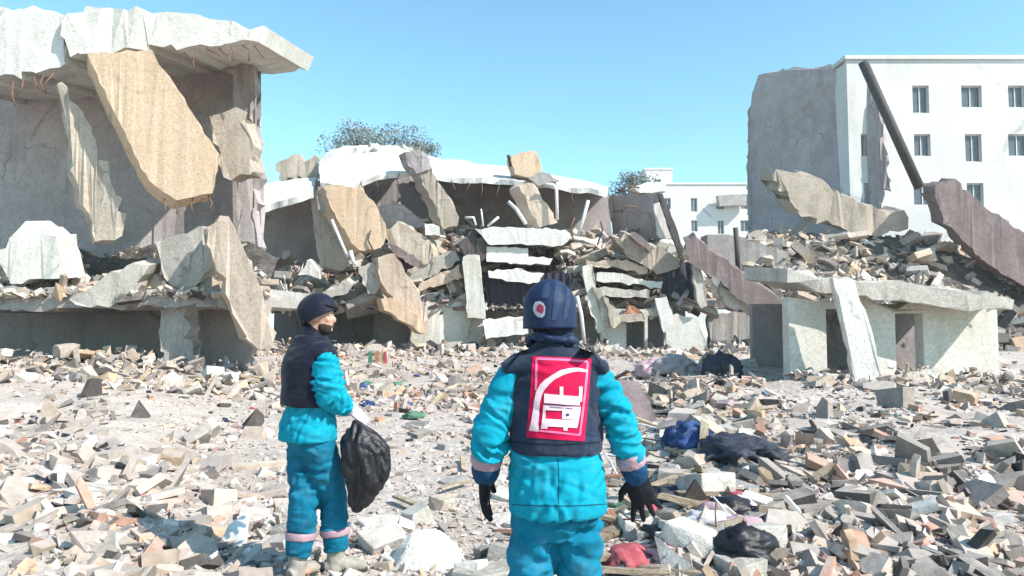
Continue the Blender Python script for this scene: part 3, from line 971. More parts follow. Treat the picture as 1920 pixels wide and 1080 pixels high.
S('brown_beam', [(1284, 452), (1304, 440), (1330, 468), (1395, 514), (1480, 572), (1482, 640), (1393, 566), (1345, 522), (1290, 492)], 30.4, (.1, .8, .25), M['brown'], .04,
  label='thick brown beam sloping down to the right edge of the ruin', cat='beam')
S('broken_post', [(1300, 500), (1314, 505), (1320, 540), (1326, 572), (1313, 577), (1305, 545)], 30.6, (0, .3, 0), M['pale'], .05,
  label='pale broken post under the thick brown beam', cat='post')
S('pale_fragment', [(1352, 538), (1393, 562), (1425, 592), (1362, 574)], 30.8, (0, .4, 0), M['pale'], .06,
  label='pale jagged fragment under the lower half of the brown beam', cat='broken slab')
px_pipe('standing_post', [(1379, 427), (1382, 465), (1384, 505)], 31.5, .11, M['darkpost'], 'dark upright post behind the thick brown beam', 'post')
S('lintel', [(1158, 592), (1206, 587), (1210, 600), (1158, 604)], 30.9, (0, .55, 0), M['beige'], .03,
  label='beige lintel above the left dark doorway', cat='lintel')
S('tile_pile', [(1166, 589), (1178, 575), (1198, 579), (1208, 589)], 31.0, (0, .4, 0), M['brick'], .06,
  label='orange broken tilework on the beige lintel', cat='rubble piece')
S('white_board', [(1228, 560), (1250, 556), (1262, 598), (1263, 620), (1244, 623), (1236, 590)], 30.6, (0, .1, 0), M['white'], .02,
  label='white board hanging over the right dark doorway', cat='board')
for i, (pts, m, lab) in enumerate([
    ([(1093, 500), (1110, 494), (1118, 556), (1137, 618), (1122, 624), (1104, 572)], 'white2', 'longest cream plaster strip hanging right of the helmeted head'),
    ([(1112, 538), (1126, 543), (1152, 600), (1146, 614), (1130, 590)], 'pale', 'middle plaster strip of three hanging right of the helmeted head'),
    ([(1130, 556), (1142, 560), (1164, 604), (1150, 616)], 'beige', 'shortest plaster strip, the one nearest the left dark doorway')]):
    S('hanging_strip', pts, 31.0 - .15 * i, (0, .15, 0), M[m], .05, label=lab, cat='plaster strip')
px_pipe('bent_pipe', [(1082, 555), (1090, 590), (1096, 645)], 30.5, .08, M['steel'], 'thin white pipe just right of the helmeted head', 'pipe')

# hanging cloth sheets: shutter and tarp
def folded_sheet(name, corners, d, amp, folds, mat, label, cat, nu=70, nv=14):
    (a, b, c, e) = [P(u, v, d) for u, v in corners]     # tl tr br bl
    loc = (a + b + c + e) / 4
    vs = []
    for th in (0, .04):
        for j in range(nv + 1):
            t = j / nv
            for i in range(nu + 1):
                s = i / nu
                p = a.lerp(b, s).lerp(e.lerp(c, s), t)
                k = math.sin(s * folds * 6.283 + 1.4 * noise.noise(Vector((s * 5, t * 1.2, d))))
                p.y += amp * k * (.4 + .6 * t) + th
                p.z += .12 * noise.noise(Vector((s * 9, 3, d))) * t
                vs.append(p - loc)
    W = nu + 1; o = W * (nv + 1)
    fs = []
    for j in range(nv):
        for i in range(nu):
            q = (j * W + i, j * W + i + 1, (j + 1) * W + i + 1, (j + 1) * W + i)
            fs.append(q[::-1]); fs.append(tuple(o + k for k in q))
    ob = mk(name, vs, fs, mat, smooth=True)
    ob.location = loc
    return tag(ob, label, cat)


folded_sheet('dark_shutter', [(908, 510), (1075, 512), (1070, 586), (914, 582)], 32.3, .10, 11, M['shutter'], 'dark pleated shutter cloth hanging under the stacked white slabs', 'shutter')
folded_sheet('dark_tarp', [(1243, 500), (1300, 488), (1308, 560), (1238, 566)], 31.9, .12, 3, M['tarp'], 'dark blue tarp hanging below the joint of post and brown beam', 'tarp')

# twisted reinforcing bars poking out of the heap
bars = [((560, 520), (552, 500), (536, 490)), ((540, 540), (548, 515), (556, 500)), ((700, 470), (690, 450), (695, 432)), ((1075, 450), (1070, 425), (1078, 408)),
        ((1120, 460), (1130, 430), (1126, 415)), ((1165, 400), (1175, 385), (1195, 388)), ((1150, 398), (1170, 392), (1188, 398)), ((1160, 358), (1178, 348), (1200, 352)),
        ((1155, 362), (1172, 356), (1192, 362)), ((845, 470), (850, 450), (842, 440)), ((1060, 500), (1070, 520), (1066, 545)), ((1280, 560), (1300, 568), (1318, 576))]
bm_bar = None
for i, b in enumerate(bars):
    px_pipe('reinforcing_bar', list(b), 31.5, .035, M['rust'] if i % 2 else M['darkpost'], unique([q + 'reinforcing bar poking out ' + where(b[1][0], b[1][1], HMARKS) for q in ('', 'thin ', 'twisted ', 'rusty ')]), 'bar')['group'] = 'reinforcing bars poking out of the ruin'

# ------------------------------------------------------------------ nearer wing of the ruin on the left
wing = empty('collapsed_wing', (-10.5, 20, .4), 'nearer collapsed wing with tall white roof edge and tan slab, left of both workers', 'ruin')
W_ = lambda name, pts, d, ext, m, jag=.09: px_slab(name, pts, d, ext, M[m], jag, wing)
W_('roof_slab', [(-160, 20), (60, 12), (110, 30), (120, 120), (60, 138), (-160, 160)], 19.6, (0, 5, .9), 'white')
W_('roof_slab', [(118, 30), (200, 14), (330, 24), (430, 40), (492, 52), (486, 78), (440, 76), (330, 92), (200, 96), (130, 104)], 19.4, (0, 5, 1.0), 'white2')
W_('tan_slab', [(165, 100), (285, 94), (335, 172), (412, 290), (398, 362), (330, 376), (280, 340), (215, 212)], 18.8, (-.45, .7, -.1), 'tan', .03)
W_('leaning_slab', [(116, 150), (150, 200), (236, 402), (214, 452), (178, 450), (134, 320)], 19.4, (-.3, .4, 0), 'beige')
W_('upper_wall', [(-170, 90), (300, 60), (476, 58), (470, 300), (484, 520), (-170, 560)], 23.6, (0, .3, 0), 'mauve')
W_('side_pier', [(438, 66), (474, 62), (482, 300), (478, 560), (440, 560), (446, 300)], 22.4, (0, .6, 0), 'mauve')
W_('floor_slab', [(-170, 548), (480, 548), (480, 572), (-170, 576)], 18.6, (0, 5.2, .1), 'grey')
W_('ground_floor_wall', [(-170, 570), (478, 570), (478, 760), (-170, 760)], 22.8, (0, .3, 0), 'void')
W_('pier', [(300, 566), (345, 566), (352, 730), (300, 730)], 18.9, (0, .5, 0), 'grey')
W_('tan_beam', [(385, 425), (430, 410), (480, 520), (512, 640), (490, 660), (440, 590)], 17.8, (-.3, .5, 0), 'peach')
W_('slab_fragment', [(-10, 470), (50, 415), (105, 440), (120, 520), (20, 530)], 18.6, (0, .9, .1), 'white2', .08)
W_('slab_fragment', [(130, 560), (250, 492), (280, 500), (250, 552), (170, 578)], 18.3, (0, .9, .2), 'pale', .06)
W_('slab_fragment', [(290, 450), (380, 420), (400, 500), (350, 550), (310, 520)], 18.6, (0, .8, .1), 'pale', .08)
W_('slab_fragment', [(395, 220), (440, 200), (470, 260), (468, 330), (420, 330)], 20.2, (0, .8, .1), 'beige', .08)
items = []
for i in range(2200):
    u = nrng.uniform(-170, 500); y = 18.4 + 4.2 * nrng.random()
    x = (u - 960) / FOC * y
    z = P(u, 552, 18.6).z + 1.5 * sm((y - 18.4) / 3) * (.8 + .5 * noise.noise(Vector((x, y, 1)))) * nrng.uniform(.3, 1)
    s = float(np.clip(nrng.lognormal(math.log(.22), .55), .08, .8))
    items.append((x, y, z, s, .8, int(nrng.choice(PALH))))
for i in range(1500):
    u = nrng.uniform(-170, 510); y = 19.4 - 4 * nrng.random()
    x = (u - 960) / FOC * y
    s = float(np.clip(nrng.lognormal(math.log(.18), .55), .06, .6))
    items.append((x, y, ground_h(x, y) + .5 * sm((y - 15.4) / 4) * nrng.random(), s, .7, int(nrng.choice(PALH))))
tag(rubble_mesh('wing_rubble', items, M['rubble']), kind='stuff')
wv = []
wxs = np.linspace(-16.4, -6.9, 50); wys = np.linspace(18.6, 23.4, 20)
for y in wys:
    for x in wxs:
        wv.append((x, y, P(100, 556, 18.6).z + 1.6 * sm((y - 18.6) / 3) * (.8 + .5 * noise.noise(Vector((x, y, 1))))))
mk('heap', wv, [(j * 50 + i, j * 50 + i + 1, (j + 1) * 50 + i + 1, (j + 1) * 50 + i) for j in range(19) for i in range(49)], M['heap'], wing)['kind'] = 'stuff'

# ------------------------------------------------------------------ standing white buildings on the right
def apartment(name, u0, u1, vtop, d, depth, cols, rows, label, mat, top_gap=1.0, skip=(), ww=1.0, wh=1.35):
    x0, x1 = (u0 - 960) / FOC * d, (u1 - 960) / FOC * d
    ztop = P(u0, vtop, d).z
    root = empty(name, ((x0 + x1) / 2, d + depth / 2, 0), label, 'building')
    w = x1 - x0; rects = []
    cw = w / cols; rh = 3.0
    for i in range(cols):
        for j in range(rows):
            if (i, j) in skip:
                continue
            cx = cw * (i + .5) + .12 * ((i * 7 + j * 3) % 3 - 1); cz = ztop - top_gap - rh * j
            if cz - 1.3 > .3:
                k_ = ((i * 5 + j * 7) % 3)
                rects.append((cx - ww / 2 - .12 * (k_ == 1), cz - wh - .35 * (k_ == 2), cx + ww / 2 + .12 * (k_ == 1), cz))
    facade(root, (x0, d, 0), (1, 0, 0), w, ztop, rects, .3, mat, M['glass'])
    v, f = [], []
    box_geo(((x0 + x1) / 2, d + depth / 2 + .16, ztop / 2 - .05), (w - .02, depth - .3, ztop - .1), v, f)
    # hollow the front so that the windows have depth: keep sides, back and top only
    keep = [q for k, q in enumerate(f) if k != 2]
    mk('side_walls', v, keep, mat, root)
    v, f = [], []
    box_geo(((x0 + x1) / 2, d + depth / 2, ztop + .12), (w + .3, depth + .3, .24), v, f)
    mk('roof', v, f, M['apt'], root)
    return root


apartment('apartment_building', 1232, 1425, 346, 95, 14, 4, 5, 'distant white block of flats with small windows behind the leaning dark post', M['apt'], 1.8, ww=.85, wh=1.5)
apartment('stair_tower', 1212, 1264, 318, 110, 5, 1, 1, 'pale roof tower rising just above the right end of the ruin', M['apt'], 1.5)
apartment('apartment_building', 1600, 2160, 112, 43, 10, 6, 5, 'tall white block of flats nearest the camera on the right', M['apt'], 1.6, skip=((0, 0), (3, 2), (5, 1), (1, 3)))
S('ruined_gable', [(1404, 205), (1424, 142), (1500, 128), (1622, 118), (1650, 200), (1668, 345), (1600, 470), (1404, 470)], [49, 48.5, 46.5, 43.2, 42.6, 42.2, 43.5, 49], (.2, .5, 0), M['mauve'], .12,
  label='tall mauve gable wall left standing in front of the tall white flats', cat='broken wall')
px_pipe('leaning_post', [(1618, 116), (1668, 228), (1724, 352)], 41.0, .28, M['darkpost'], 'long dark post leaning across the tall white flats', 'post')
S('tilted_slab', [(1452, 330), (1500, 322), (1600, 380), (1705, 408), (1700, 430), (1600, 440), (1500, 400)], 38, (0, 2, .5), M['beige'], .15,
  label='long beige slab lying at the foot of the tall mauve gable', cat='broken slab')
S('brown_beam', [(1752, 352), (1790, 336), (1850, 390), (1960, 470), (1960, 560), (1860, 500), (1770, 420)], 36, (.1, 1.2, .3), M['brown'], .06,
  label='dark brown beam sloping down before the tall white flats', cat='beam')
items = []
for i in range(2600):
    u = nrng.uniform(1396, 2000); y = 34.5 + 4.5 * nrng.random()
    x = (u - 960) / FOC * y
    zt = P(u, 432 + 90 * sm((u - 1720) / 220) + 14 * noise.noise(Vector((u * .02, 1, 1))), 39).z
    z = ground_h(x, y) + (zt - .8) * sm((y - 34.3) / 4.6) ** .8 * nrng.uniform(.82, 1)
    s = float(np.clip(nrng.lognormal(math.log(.45), .5), .15, 1.7))
    items.append((x, y, z, s, .8, int(nrng.choice(PALH))))
tag(rubble_mesh('bank_rubble', items, M['rubble']), kind='stuff')
bxs = np.linspace(11, 31, 60); bys = np.linspace(34.4, 40, 18)
bv = [(x, y, ground_h(x, y) + (P(x / 39 * FOC + 960, 432 + 90 * sm((x / 39 * FOC + 960 - 1720) / 220), 39).z - 1.0) * sm((y - 34.3) / 4.6) ** .8 + .3 * noise.noise(Vector((x * .8, y * .8, 4)))) for y in bys for x in bxs]
tag(mk('debris_bank', bv, [(j * 60 + i, j * 60 + i + 1, (j + 1) * 60 + i + 1, (j + 1) * 60 + i) for j in range(17) for i in range(59)], M['heap']), kind='stuff')
S('grey_shade_block', [(1326, 440), (1376, 442), (1480, 470), (1480, 620), (1326, 560)], 37, (0, 1.2, 0), M['grey'], .05,  # solid grey block that stands in for a shaded area
  label='grey block standing for shade between the brown beam and the white flats', cat='wall')
S('grey_shade_band', [(1346, 366), (1405, 364), (1405, 384), (1350, 386)], 93.5, (0, 1.0, 0), M['grey'], .02,  # solid grey strip built where the flats are in shade
  label='grey band standing for shade near the top of the distant white flats', cat='balcony')
items = []
for i in range(420):
    x = nrng.uniform(6.2, 11.6); y = 15.6 + 3.2 * nrng.random()
    s = float(np.clip(nrng.lognormal(math.log(.16), .5), .05, .55))
    if i % 3:
        y = 14.4 + 2.0 * nrng.random(); z = ground_h(x, y) + .3 * nrng.random() * sm((y - 14.4) / 2)
    else:
        y = 16.2 + 2.2 * nrng.random(); uu = x / 16.0 * FOC + 960
        z = P(uu, 505 + (uu - 1480) * .14, 16).z + .3 * (y - 16) / 3 + .05
    items.append((x, y, z, s, .7, int(nrng.choice(PALH))))
tag(rubble_mesh('annex_rubble', items, M['rubble']), kind='stuff')
annex = empty('broken_annex', (9, 16, .4), 'low white wall with dark openings standing in the rubble on the right', 'ruin')
facade(annex, (6.3, 16.4, .1), (1, .12, 0), 5.2, 2.5, [(.9, .5, 1.75, 2.0), (2.6, .6, 3.3, 1.9)], .3, M['white2'], ragged=.9)
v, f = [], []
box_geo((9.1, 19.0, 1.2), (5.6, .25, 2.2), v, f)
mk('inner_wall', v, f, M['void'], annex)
px_slab('roof_slab', [(1480, 500), (1560, 520), (1760, 545), (1905, 560), (1900, 580), (1750, 572), (1550, 548), (1480, 530)], 16.0, (0, 3, .3), M['pale'], .06, annex)
px_slab('leaning_panel', [(1560, 520), (1600, 525), (1640, 640), (1650, 730), (1610, 735), (1590, 640)], 15.6, (0, .2, 0), M['white'], .03, annex)


# ------------------------------------------------------------------ trees behind the roof
def tree(u, vtop, d, wid, hcrown, label, n=2900, seed=1):
    r = random.Random(seed)
    base = P(u, 620, d); base.z = ground_h(base.x, d)
    top = P(u, vtop, d).z
    root = empty('tree', base, label, 'tree', 'trees behind the ruin')
    zc = top - hcrown / 2
    v, f = tube_geo([base, base + Vector((.1, 0, (zc - base.z) * .5)), Vector((base.x - .1, base.y, zc)), Vector((base.x, base.y, top - .6))], [.3, .22, .15, .04])
    blobs = []
    for k in range(9):
        a = k * 2.4
        e = Vector((base.x + math.cos(a) * wid * r.uniform(.15, .42), base.y + math.sin(a) * wid * .3, zc + hcrown * r.uniform(-.25, .32)))
        s0 = Vector((base.x, base.y, zc - hcrown * .5 + .3 * k * hcrown / 9))
        tube_geo([s0, s0.lerp(e, .5) + Vector((0, 0, .3)), e], [.06, .04, .012], 6, v, f)
        blobs.append((e, r.uniform(.16, .26) * wid))
    blobs.append((Vector((base.x, base.y, top - hcrown * .35)), .26 * wid))
    mk('trunk', v, f, M['bark'], root, smooth=True)
    lv, lf = [], []
    for k in range(n):
        c, rad = blobs[k % len(blobs)]
        q = Vector((r.gauss(0, 1), r.gauss(0, 1), r.gauss(0, .75))).normalized() * rad * r.random() ** .33 * r.uniform(.8, 1.15)
        p = c + q
        if p.z > top: p.z = top - r.random() * .3
        s = r.uniform(.045, .115)
        a = Vector((r.uniform(-1, 1), r.uniform(-1, 1), r.uniform(-1, 1))).normalized()
        b = a.cross(Vector((r.uniform(-1, 1), r.uniform(-1, 1), r.uniform(-1, 1)))).normalized()
        k0 = len(lv)
        lv += [p - a * s, p + b * s * .55, p + a * s, p - b * s * .55]
        lf.append((k0, k0 + 1, k0 + 2, k0 + 3))
    mk('crown', lv, lf, M['leaf'], root)


tree(668, 234, 46, 4.6, 3.0, 'grey green tree behind the left hump of the white roof', seed=3)
tree(738, 242, 48, 4.2, 2.7, 'grey green tree behind the column stub in the roof gap', seed=4)
tree(788, 260, 50, 2.6, 2.2, 'small tree top right of the column stub', 2000, seed=5)
tree(1188, 322, 48, 3.2, 2.4, 'low tree top behind the right end of the ruin', 2400, seed=6)

# ------------------------------------------------------------------ people
def loft_geo(pts, radii, ref, n=18, verts=None, faces=None):
    """Closed tapering tube; radii are (a, b) with a along ref."""
    verts = [] if verts is None else verts
    faces = [] if faces is None else faces
    b0 = len(verts)
    N = len(pts)
    pts = [Vector(p) for p in pts]
    for i, p in enumerate(pts):
        t = (pts[min(i + 1, N - 1)] - pts[max(i - 1, 0)]).normalized()
        rf = Vector(ref)
        s = (rf - t * rf.dot(t)).normalized(); w = t.cross(s)
        ra, rb = radii[i] if isinstance(radii[i], (tuple, list)) else (radii[i], radii[i])
        for k in range(n):
            a = 2 * math.pi * k / n
            verts.append(p + s * math.cos(a) * ra + w * math.sin(a) * rb)
    for i in range(N - 1):
        for k in range(n):
            faces.append((b0 + i * n + k, b0 + i * n + (k + 1) % n, b0 + (i + 1) * n + (k + 1) % n, b0 + (i + 1) * n + k))
    faces.append(tuple(b0 + k for k in range(n))[::-1])
    faces.append(tuple(b0 + (N - 1) * n + k for k in range(n)))
    return verts, faces


def ell_geo(c, r3, verts, faces, rot=None, nu=14, nv=9):
    b0 = len(verts)
    rot = rot or Matrix.Identity(3)
    for j in range(nv + 1):
        th = math.pi * j / nv
        for i in range(nu):
            a = 2 * math.pi * i / nu
            q = Vector((r3[0] * math.sin(th) * math.cos(a), r3[1] * math.sin(th) * math.sin(a), r3[2] * math.cos(th)))
            if j in (0, nv): q += Vector((math.cos(a), math.sin(a), 0)) * 1e-4
            verts.append(Vector(c) + rot @ q)
    for j in range(nv):
        for i in range(nu):
            faces.append((b0 + j * nu + i, b0 + (j + 1) * nu + i, b0 + (j + 1) * nu + (i + 1) % nu, b0 + j * nu + (i + 1) % nu))
    faces.append(tuple(b0 + i for i in range(nu)))
    faces.append(tuple(b0 + nv * nu + i for i in range(nu))[::-1])


def fuse(name, verts, faces, voxel, mat, parent, smooth_it=4, wrinkle=None, creases=None):
    """Weld overlapping closed shapes into one continuous skin, then fold it."""
    me = bpy.data.meshes.new('tmp')
    me.from_pydata([Vector(v) for v in verts], [], faces)
    bm = bmesh.new(); bm.from_mesh(me); bmesh.ops.recalc_face_normals(bm, faces=bm.faces); bm.to_mesh(me); bm.free()
    t = bpy.data.objects.new('tmp', me)
    C.objects.link(t)
    md = t.modifiers.new('r', 'REMESH'); md.mode = 'VOXEL'; md.voxel_size = voxel
    ms = t.modifiers.new('s', 'SMOOTH'); ms.factor = .5; ms.iterations = smooth_it
    dg = bpy.context.evaluated_depsgraph_get()
    dg.update()
    out = bpy.data.meshes.new_from_object(t.evaluated_get(dg))
    out.name = name
    bpy.data.objects.remove(t)
    if creases is not None:
        nv_ = len(out.vertices)
        co = np.empty(nv_ * 3, dtype=np.float32); out.vertices.foreach_get('co', co); co = co.reshape(-1, 3).astype(float)
        no = np.empty(nv_ * 3, dtype=np.float32); out.vertices.foreach_get('normal', no); no = no.reshape(-1, 3)
        co = co + no * crease_fn(creases)(co)[:, None]
        out.vertices.foreach_set('co', co.astype(np.float32).ravel()); out.update()
    if wrinkle is not None:
        nr = [v.normal.copy() for v in out.vertices]
        for v, nn in zip(out.vertices, nr):
            v.co += nn * wrinkle(v.co)
    off = parent_world(parent)
    out.transform(Matrix.Translation(-off))
    out.materials.clear()
    out.materials.append(mat)
    out.polygons.foreach_set('use_smooth', [True] * len(out.polygons))
    out.update()
    return link(bpy.data.objects.new(name, out), parent)


def folds(amp, sx, sy, sz, seed=0.0, skew=.5):
    """Cloth folds: soft bulges with sharp creases, warped and slanted across the limb."""
    def fn(co):
        q = Vector((co.x * sx + seed, co.y * sy, co.z * sz + (co.x + co.y) * sx * skew))
        wv = Vector((noise.noise(q * .55), noise.noise(q * .55 + Vector((7, 0, 0))), noise.noise(q * .55 + Vector((0, 7, 0)))))
        q = q + wv * 1.1
        a = abs(noise.noise(q)); b = abs(noise.noise(q * 1.9 + Vector((4, 4, 4)))); c = noise.noise(q * .45 + Vector((1, 8, 3)))
        m = .45 + .55 * max(0.0, min(1.0, .5 + 1.6 * c))
        return amp * m * (1.9 * min(a, .38) ** .7 + .9 * min(b, .4) ** .7 - 1.2)
    return fn


def limb_creases(chain, count, seed, w=(.007, .015), amp=(.006, .013), tilt=.55, lobe=1.0, focus=None):
    """Sharp folds lying across a limb: each is a slanted plane near the chain, with a valley and a roll beside it."""
    r = random.Random(seed)
    out = []
    ch = [Vector(p) for p in chain]
    for _ in range(count):
        t = r.random() if focus is None else max(.02, min(.98, r.gauss(focus[0], focus[1])))
        x = t * (len(ch) - 1); i = min(int(x), len(ch) - 2)
        c = ch[i].lerp(ch[i + 1], x - i)
        ax = (ch[i + 1] - ch[i]).normalized()
        nn = (ax + Vector((r.uniform(-1, 1), r.uniform(-1, 1), r.uniform(-1, 1))) * tilt).normalized()
        g = Vector((r.uniform(-1, 1), r.uniform(-1.3, .7), r.uniform(-.4, .4))); g = (g - ax * g.dot(ax)).normalized()
        out.append((c, nn, g, r.uniform(*w), r.uniform(*amp), lobe * r.uniform(.6, 1.4)))
    return out


def crease_fn(creases, reach=.22):
    def fn(co):
        d = np.zeros(len(co))
        for c, nn, g, w, a, lb in creases:
            q = co - np.array(c)
            s_ = q @ np.array(nn)
            s_ = s_ + .010 * np.sin(q @ np.array(g.cross(nn)) * 31.0 + w * 900)
            rad = np.linalg.norm(q, axis=1) + 1e-6
            m = np.clip((q @ np.array(g)) / rad * 1.25 + .15, 0, 1) ** lb * np.clip(1.4 - rad / reach, 0, 1)
            d += a * m * (-np.exp(-(s_ / w) ** 2) + .75 * np.exp(-((s_ - 1.9 * w) / (1.4 * w)) ** 2) + .35 * np.exp(-((s_ + 1.9 * w) / (1.4 * w)) ** 2))
        return np.clip(d, -.022, .02)
    return fn


def hand_geo(wrist, d, palm_n, side, verts, faces, size=1.0, curl=.35, spread=.12, thumb_out=.7):
    """Palm and five separate bent fingers. d: towards fingertips; palm_n: palm normal; side: towards the thumb."""
    d = Vector(d).normalized(); pn = Vector(palm_n); pn = (pn - d * pn.dot(d)).normalized(); sd = Vector(side); sd = (sd - d * sd.dot(d) - pn * sd.dot(pn)).normalized()
    w = Vector(wrist)
    loft_geo([w - d * .02 * size, w + d * .02 * size, w + d * .06 * size, w + d * .095 * size], [(.030 * size, .021 * size), (.038 * size, .021 * size), (.044 * size, .019 * size), (.040 * size, .016 * size)], sd, 12, verts, faces)
    lens = [.072, .082, .076, .058]
    for k in range(4):
        o = w + d * .088 * size + sd * (.031 - .0207 * k) * size
        dd = (d + sd * spread * (1.4 - k)).normalized()
        L = lens[k] * size
        pts = [o - dd * .02 * size, o]
        ang = 0
        cur = o
        for seg in (.45, .32, .23):
            ang += curl * (.8 + .2 * k)
            q = dd * math.cos(ang) + pn * math.sin(ang)
            cur = cur + q * L * seg
            pts.append(cur)
        loft_geo(pts, [.0105 * size, .0105 * size, .0098 * size, .009 * size, .0072 * size], sd, 10, verts, faces)
    o = w + d * .022 * size + sd * .030 * size
    t1 = (d * .65 + sd * thumb_out + pn * .25).normalized(); t2 = (d * .9 + sd * thumb_out * .35 + pn * .35).normalized()
    loft_geo([o - t1 * .012 * size, o + t1 * .02 * size, o + t1 * .042 * size, o + t1 * .042 * size + t2 * .03 * size], [.015 * size, .0135 * size, .0118 * size, .0085 * size], pn, 10, verts, faces)


def head_geo(c, yaw, verts, faces):
    """Skull, jaw, nose, brow and ears; yaw turns the face (0 looks along +Y)."""
    rz = Matrix.Rotation(yaw, 3, 'Z')
    def at(x, y, z): return Vector(c) + rz @ Vector((x, y, z))
    ell_geo(at(0, -.005, .02), (.076, .095, .105), verts, faces, rz)
    ell_geo(at(0, .035, -.06), (.056, .058, .062), verts, faces, rz)
    ell_geo(at(0, .07, -.095), (.028, .024, .022), verts, faces, rz)
    ell_geo(at(0, .098, -.028), (.013, .022, .026), verts, faces, rz)
    ell_geo(at(0, .084, .005), (.010, .014, .03), verts, faces, rz)
    ell_geo(at(0, .074, .028), (.052, .020, .014), verts, faces, rz)
    ell_geo(at(.034, .072, -.028), (.024, .018, .018), verts, faces, rz)
    ell_geo(at(-.034, .072, -.028), (.024, .018, .018), verts, faces, rz)
    ell_geo(at(0, .082, -.066), (.024, .013, .010), verts, faces, rz)
    for s in (-1, 1):
        ell_geo(at(s * .078, -.008, -.015), (.011, .022, .033), verts, faces, rz)


def boot_geo(ankle, yaw, verts, faces, s=1.0, shaft=.24):
    rz = Matrix.Rotation(yaw, 3, 'Z')
    a = Vector(ankle)
    def at(x, y, z): return Vector((a.x, a.y, 0)) + rz @ Vector((x, y, z)) + Vector((0, 0, a.z - .1))
    sd = rz @ Vector((1, 0, 0))
    loft_geo([at(0, 0, shaft), at(0, 0, .16), at(0, -.005, .09), at(0, -.005, .03), at(0, -.005, .0)], [.064, .060, .058, .054, .05], sd, 14, verts, faces)
    loft_geo([at(0, -.075, .045), at(0, -.04, .05), at(0, .03, .06), at(0, .10, .05), at(0, .16, .042), at(0, .195, .032)], [(.036, .04), (.044, .048), (.047, .055), (.051, .045), (.047, .036), (.026, .022)], sd, 14, verts, faces)


def sole_geo(ankle, yaw, verts, faces):
    rz = Matrix.Rotation(yaw, 3, 'Z')
    a = Vector(ankle)
    ring = [(0, -.10), (.040, -.075), (.044, 0), (.055, .09), (.048, .165), (.02, .205), (-.02, .205), (-.048, .165), (-.055, .09), (-.044, 0), (-.040, -.075)]
    k = len(verts); n = len(ring)
    for z in (-.0, .022):
        for (x, y) in ring:
            verts.append(Vector((a.x, a.y, a.z - .1 + z)) + rz @ Vector((x, y, 0)))
    faces.append(tuple(k + i for i in range(n))[::-1]); faces.append(tuple(k + n + i for i in range(n)))
    for i in range(n):
        faces.append((k + i, k + (i + 1) % n, k + n + (i + 1) % n, k + n + i))


# ---------------- worker seen from behind
PX, PY = (1040 - 960) / 445.0, 3.03
gz = ground_h(PX, PY)
A = empty('person', (PX, PY, 0), 'rescue worker seen from behind in navy vest with red emblem and dark helmet', 'person')
A['group'] = 'rescue workers in teal workwear'


def L(x, y, z):
    return Vector((PX + x, PY + y, z))


X = (1, 0, 0)
shL, elL, wrL, hdL = L(-.178, .0, 1.435), L(-.270, -.03, 1.19), L(-.294, .03, .995), L(-.294, .038, .93)
shR, elR, wrR, hdR = L(.172, .0, 1.435), L(.272, -.03, 1.20), L(.338, .02, .995), L(.358, .03, .93)
kneeL, ankL = L(-.105, .03, .50), L(-.12, -.03, gz + .1)
kneeR, ankR = L(.105, .05, .50), L(.12, .06, gz + .1)
# body under the clothes
v, f = [], []
loft_geo([L(0, 0, .84), L(0, 0, .95), L(0, 0, 1.15), L(0, 0, 1.35), L(0, 0, 1.46), L(0, .005, 1.53)], [(.13, .09), (.145, .10), (.14, .095), (.165, .10), (.14, .08), (.065, .06)], X, 18, v, f)
loft_geo([L(0, .005, 1.48), L(-.006, .01, 1.56), L(-.012, .02, 1.66)], [.062, .056, .055], X, 14, v, f)
head_geo(L(-.016, .02, 1.672), 0.0, v, f)
for (s_, e_, w_) in ((shL, elL, wrL), (shR, elR, wrR)):
    loft_geo([s_, s_.lerp(e_, .5), e_, e_.lerp(w_, .5), w_], [.055, .048, .041, .036, .027], X, 12, v, f)
for (h_, k_, a_) in ((L(-.088, 0, .88), kneeL, ankL), (L(.088, 0, .88), kneeR, ankR)):
    loft_geo([h_, h_.lerp(k_, .5), k_, k_.lerp(a_, .4), a_], [.070, .066, .055, .052, .038], X, 12, v, f)
    ell_geo(a_ + Vector((0, .07, -.05)), (.038, .11, .035), v, f)
hand_geo(wrL, (hdL - wrL), (1, -.2, 0), (.25, 1, 0), v, f, .80, .16, .06, .5)
hand_geo(wrR, (hdR - wrR), (.1, 1, 0), (-.85, .5, 0), v, f, .80, .16, .24, .8)
fuse('body', v, f, .010, M['skin'], A)
# trousers
v, f = [], []
loft_geo([L(0, .01, 1.0), L(0, .01, .92), L(.0, .01, .82), L(0, .01, .75)], [(.16, .120), (.172, .125), (.176, .125), (.160, .105)], X, 20, v, f)
for (h_, k_, a_) in ((L(-.092, .01, .86), kneeL, ankL), (L(.092, .01, .86), kneeR, ankR)):
    loft_geo([h_, h_.lerp(k_, .35), h_.lerp(k_, .75), k_, k_.lerp(a_, .45), a_ + Vector((0, 0, .04))], [.098, .098, .095, .092, .088, .084], X, 16, v, f)
fuse('trousers', v, f, .008, M['teal_dark'], A, 3, folds(.010, 4, 4, 6, 1.3), limb_creases([L(-.095, 0, .84), kneeL, ankL], 17, 11, (.009, .018), (.005, .011), .7, .8, (.3, .28)) + limb_creases([L(.095, 0, .84), kneeR, ankR], 17, 12, (.009, .018), (.005, .011), .7, .8, (.3, .28)))
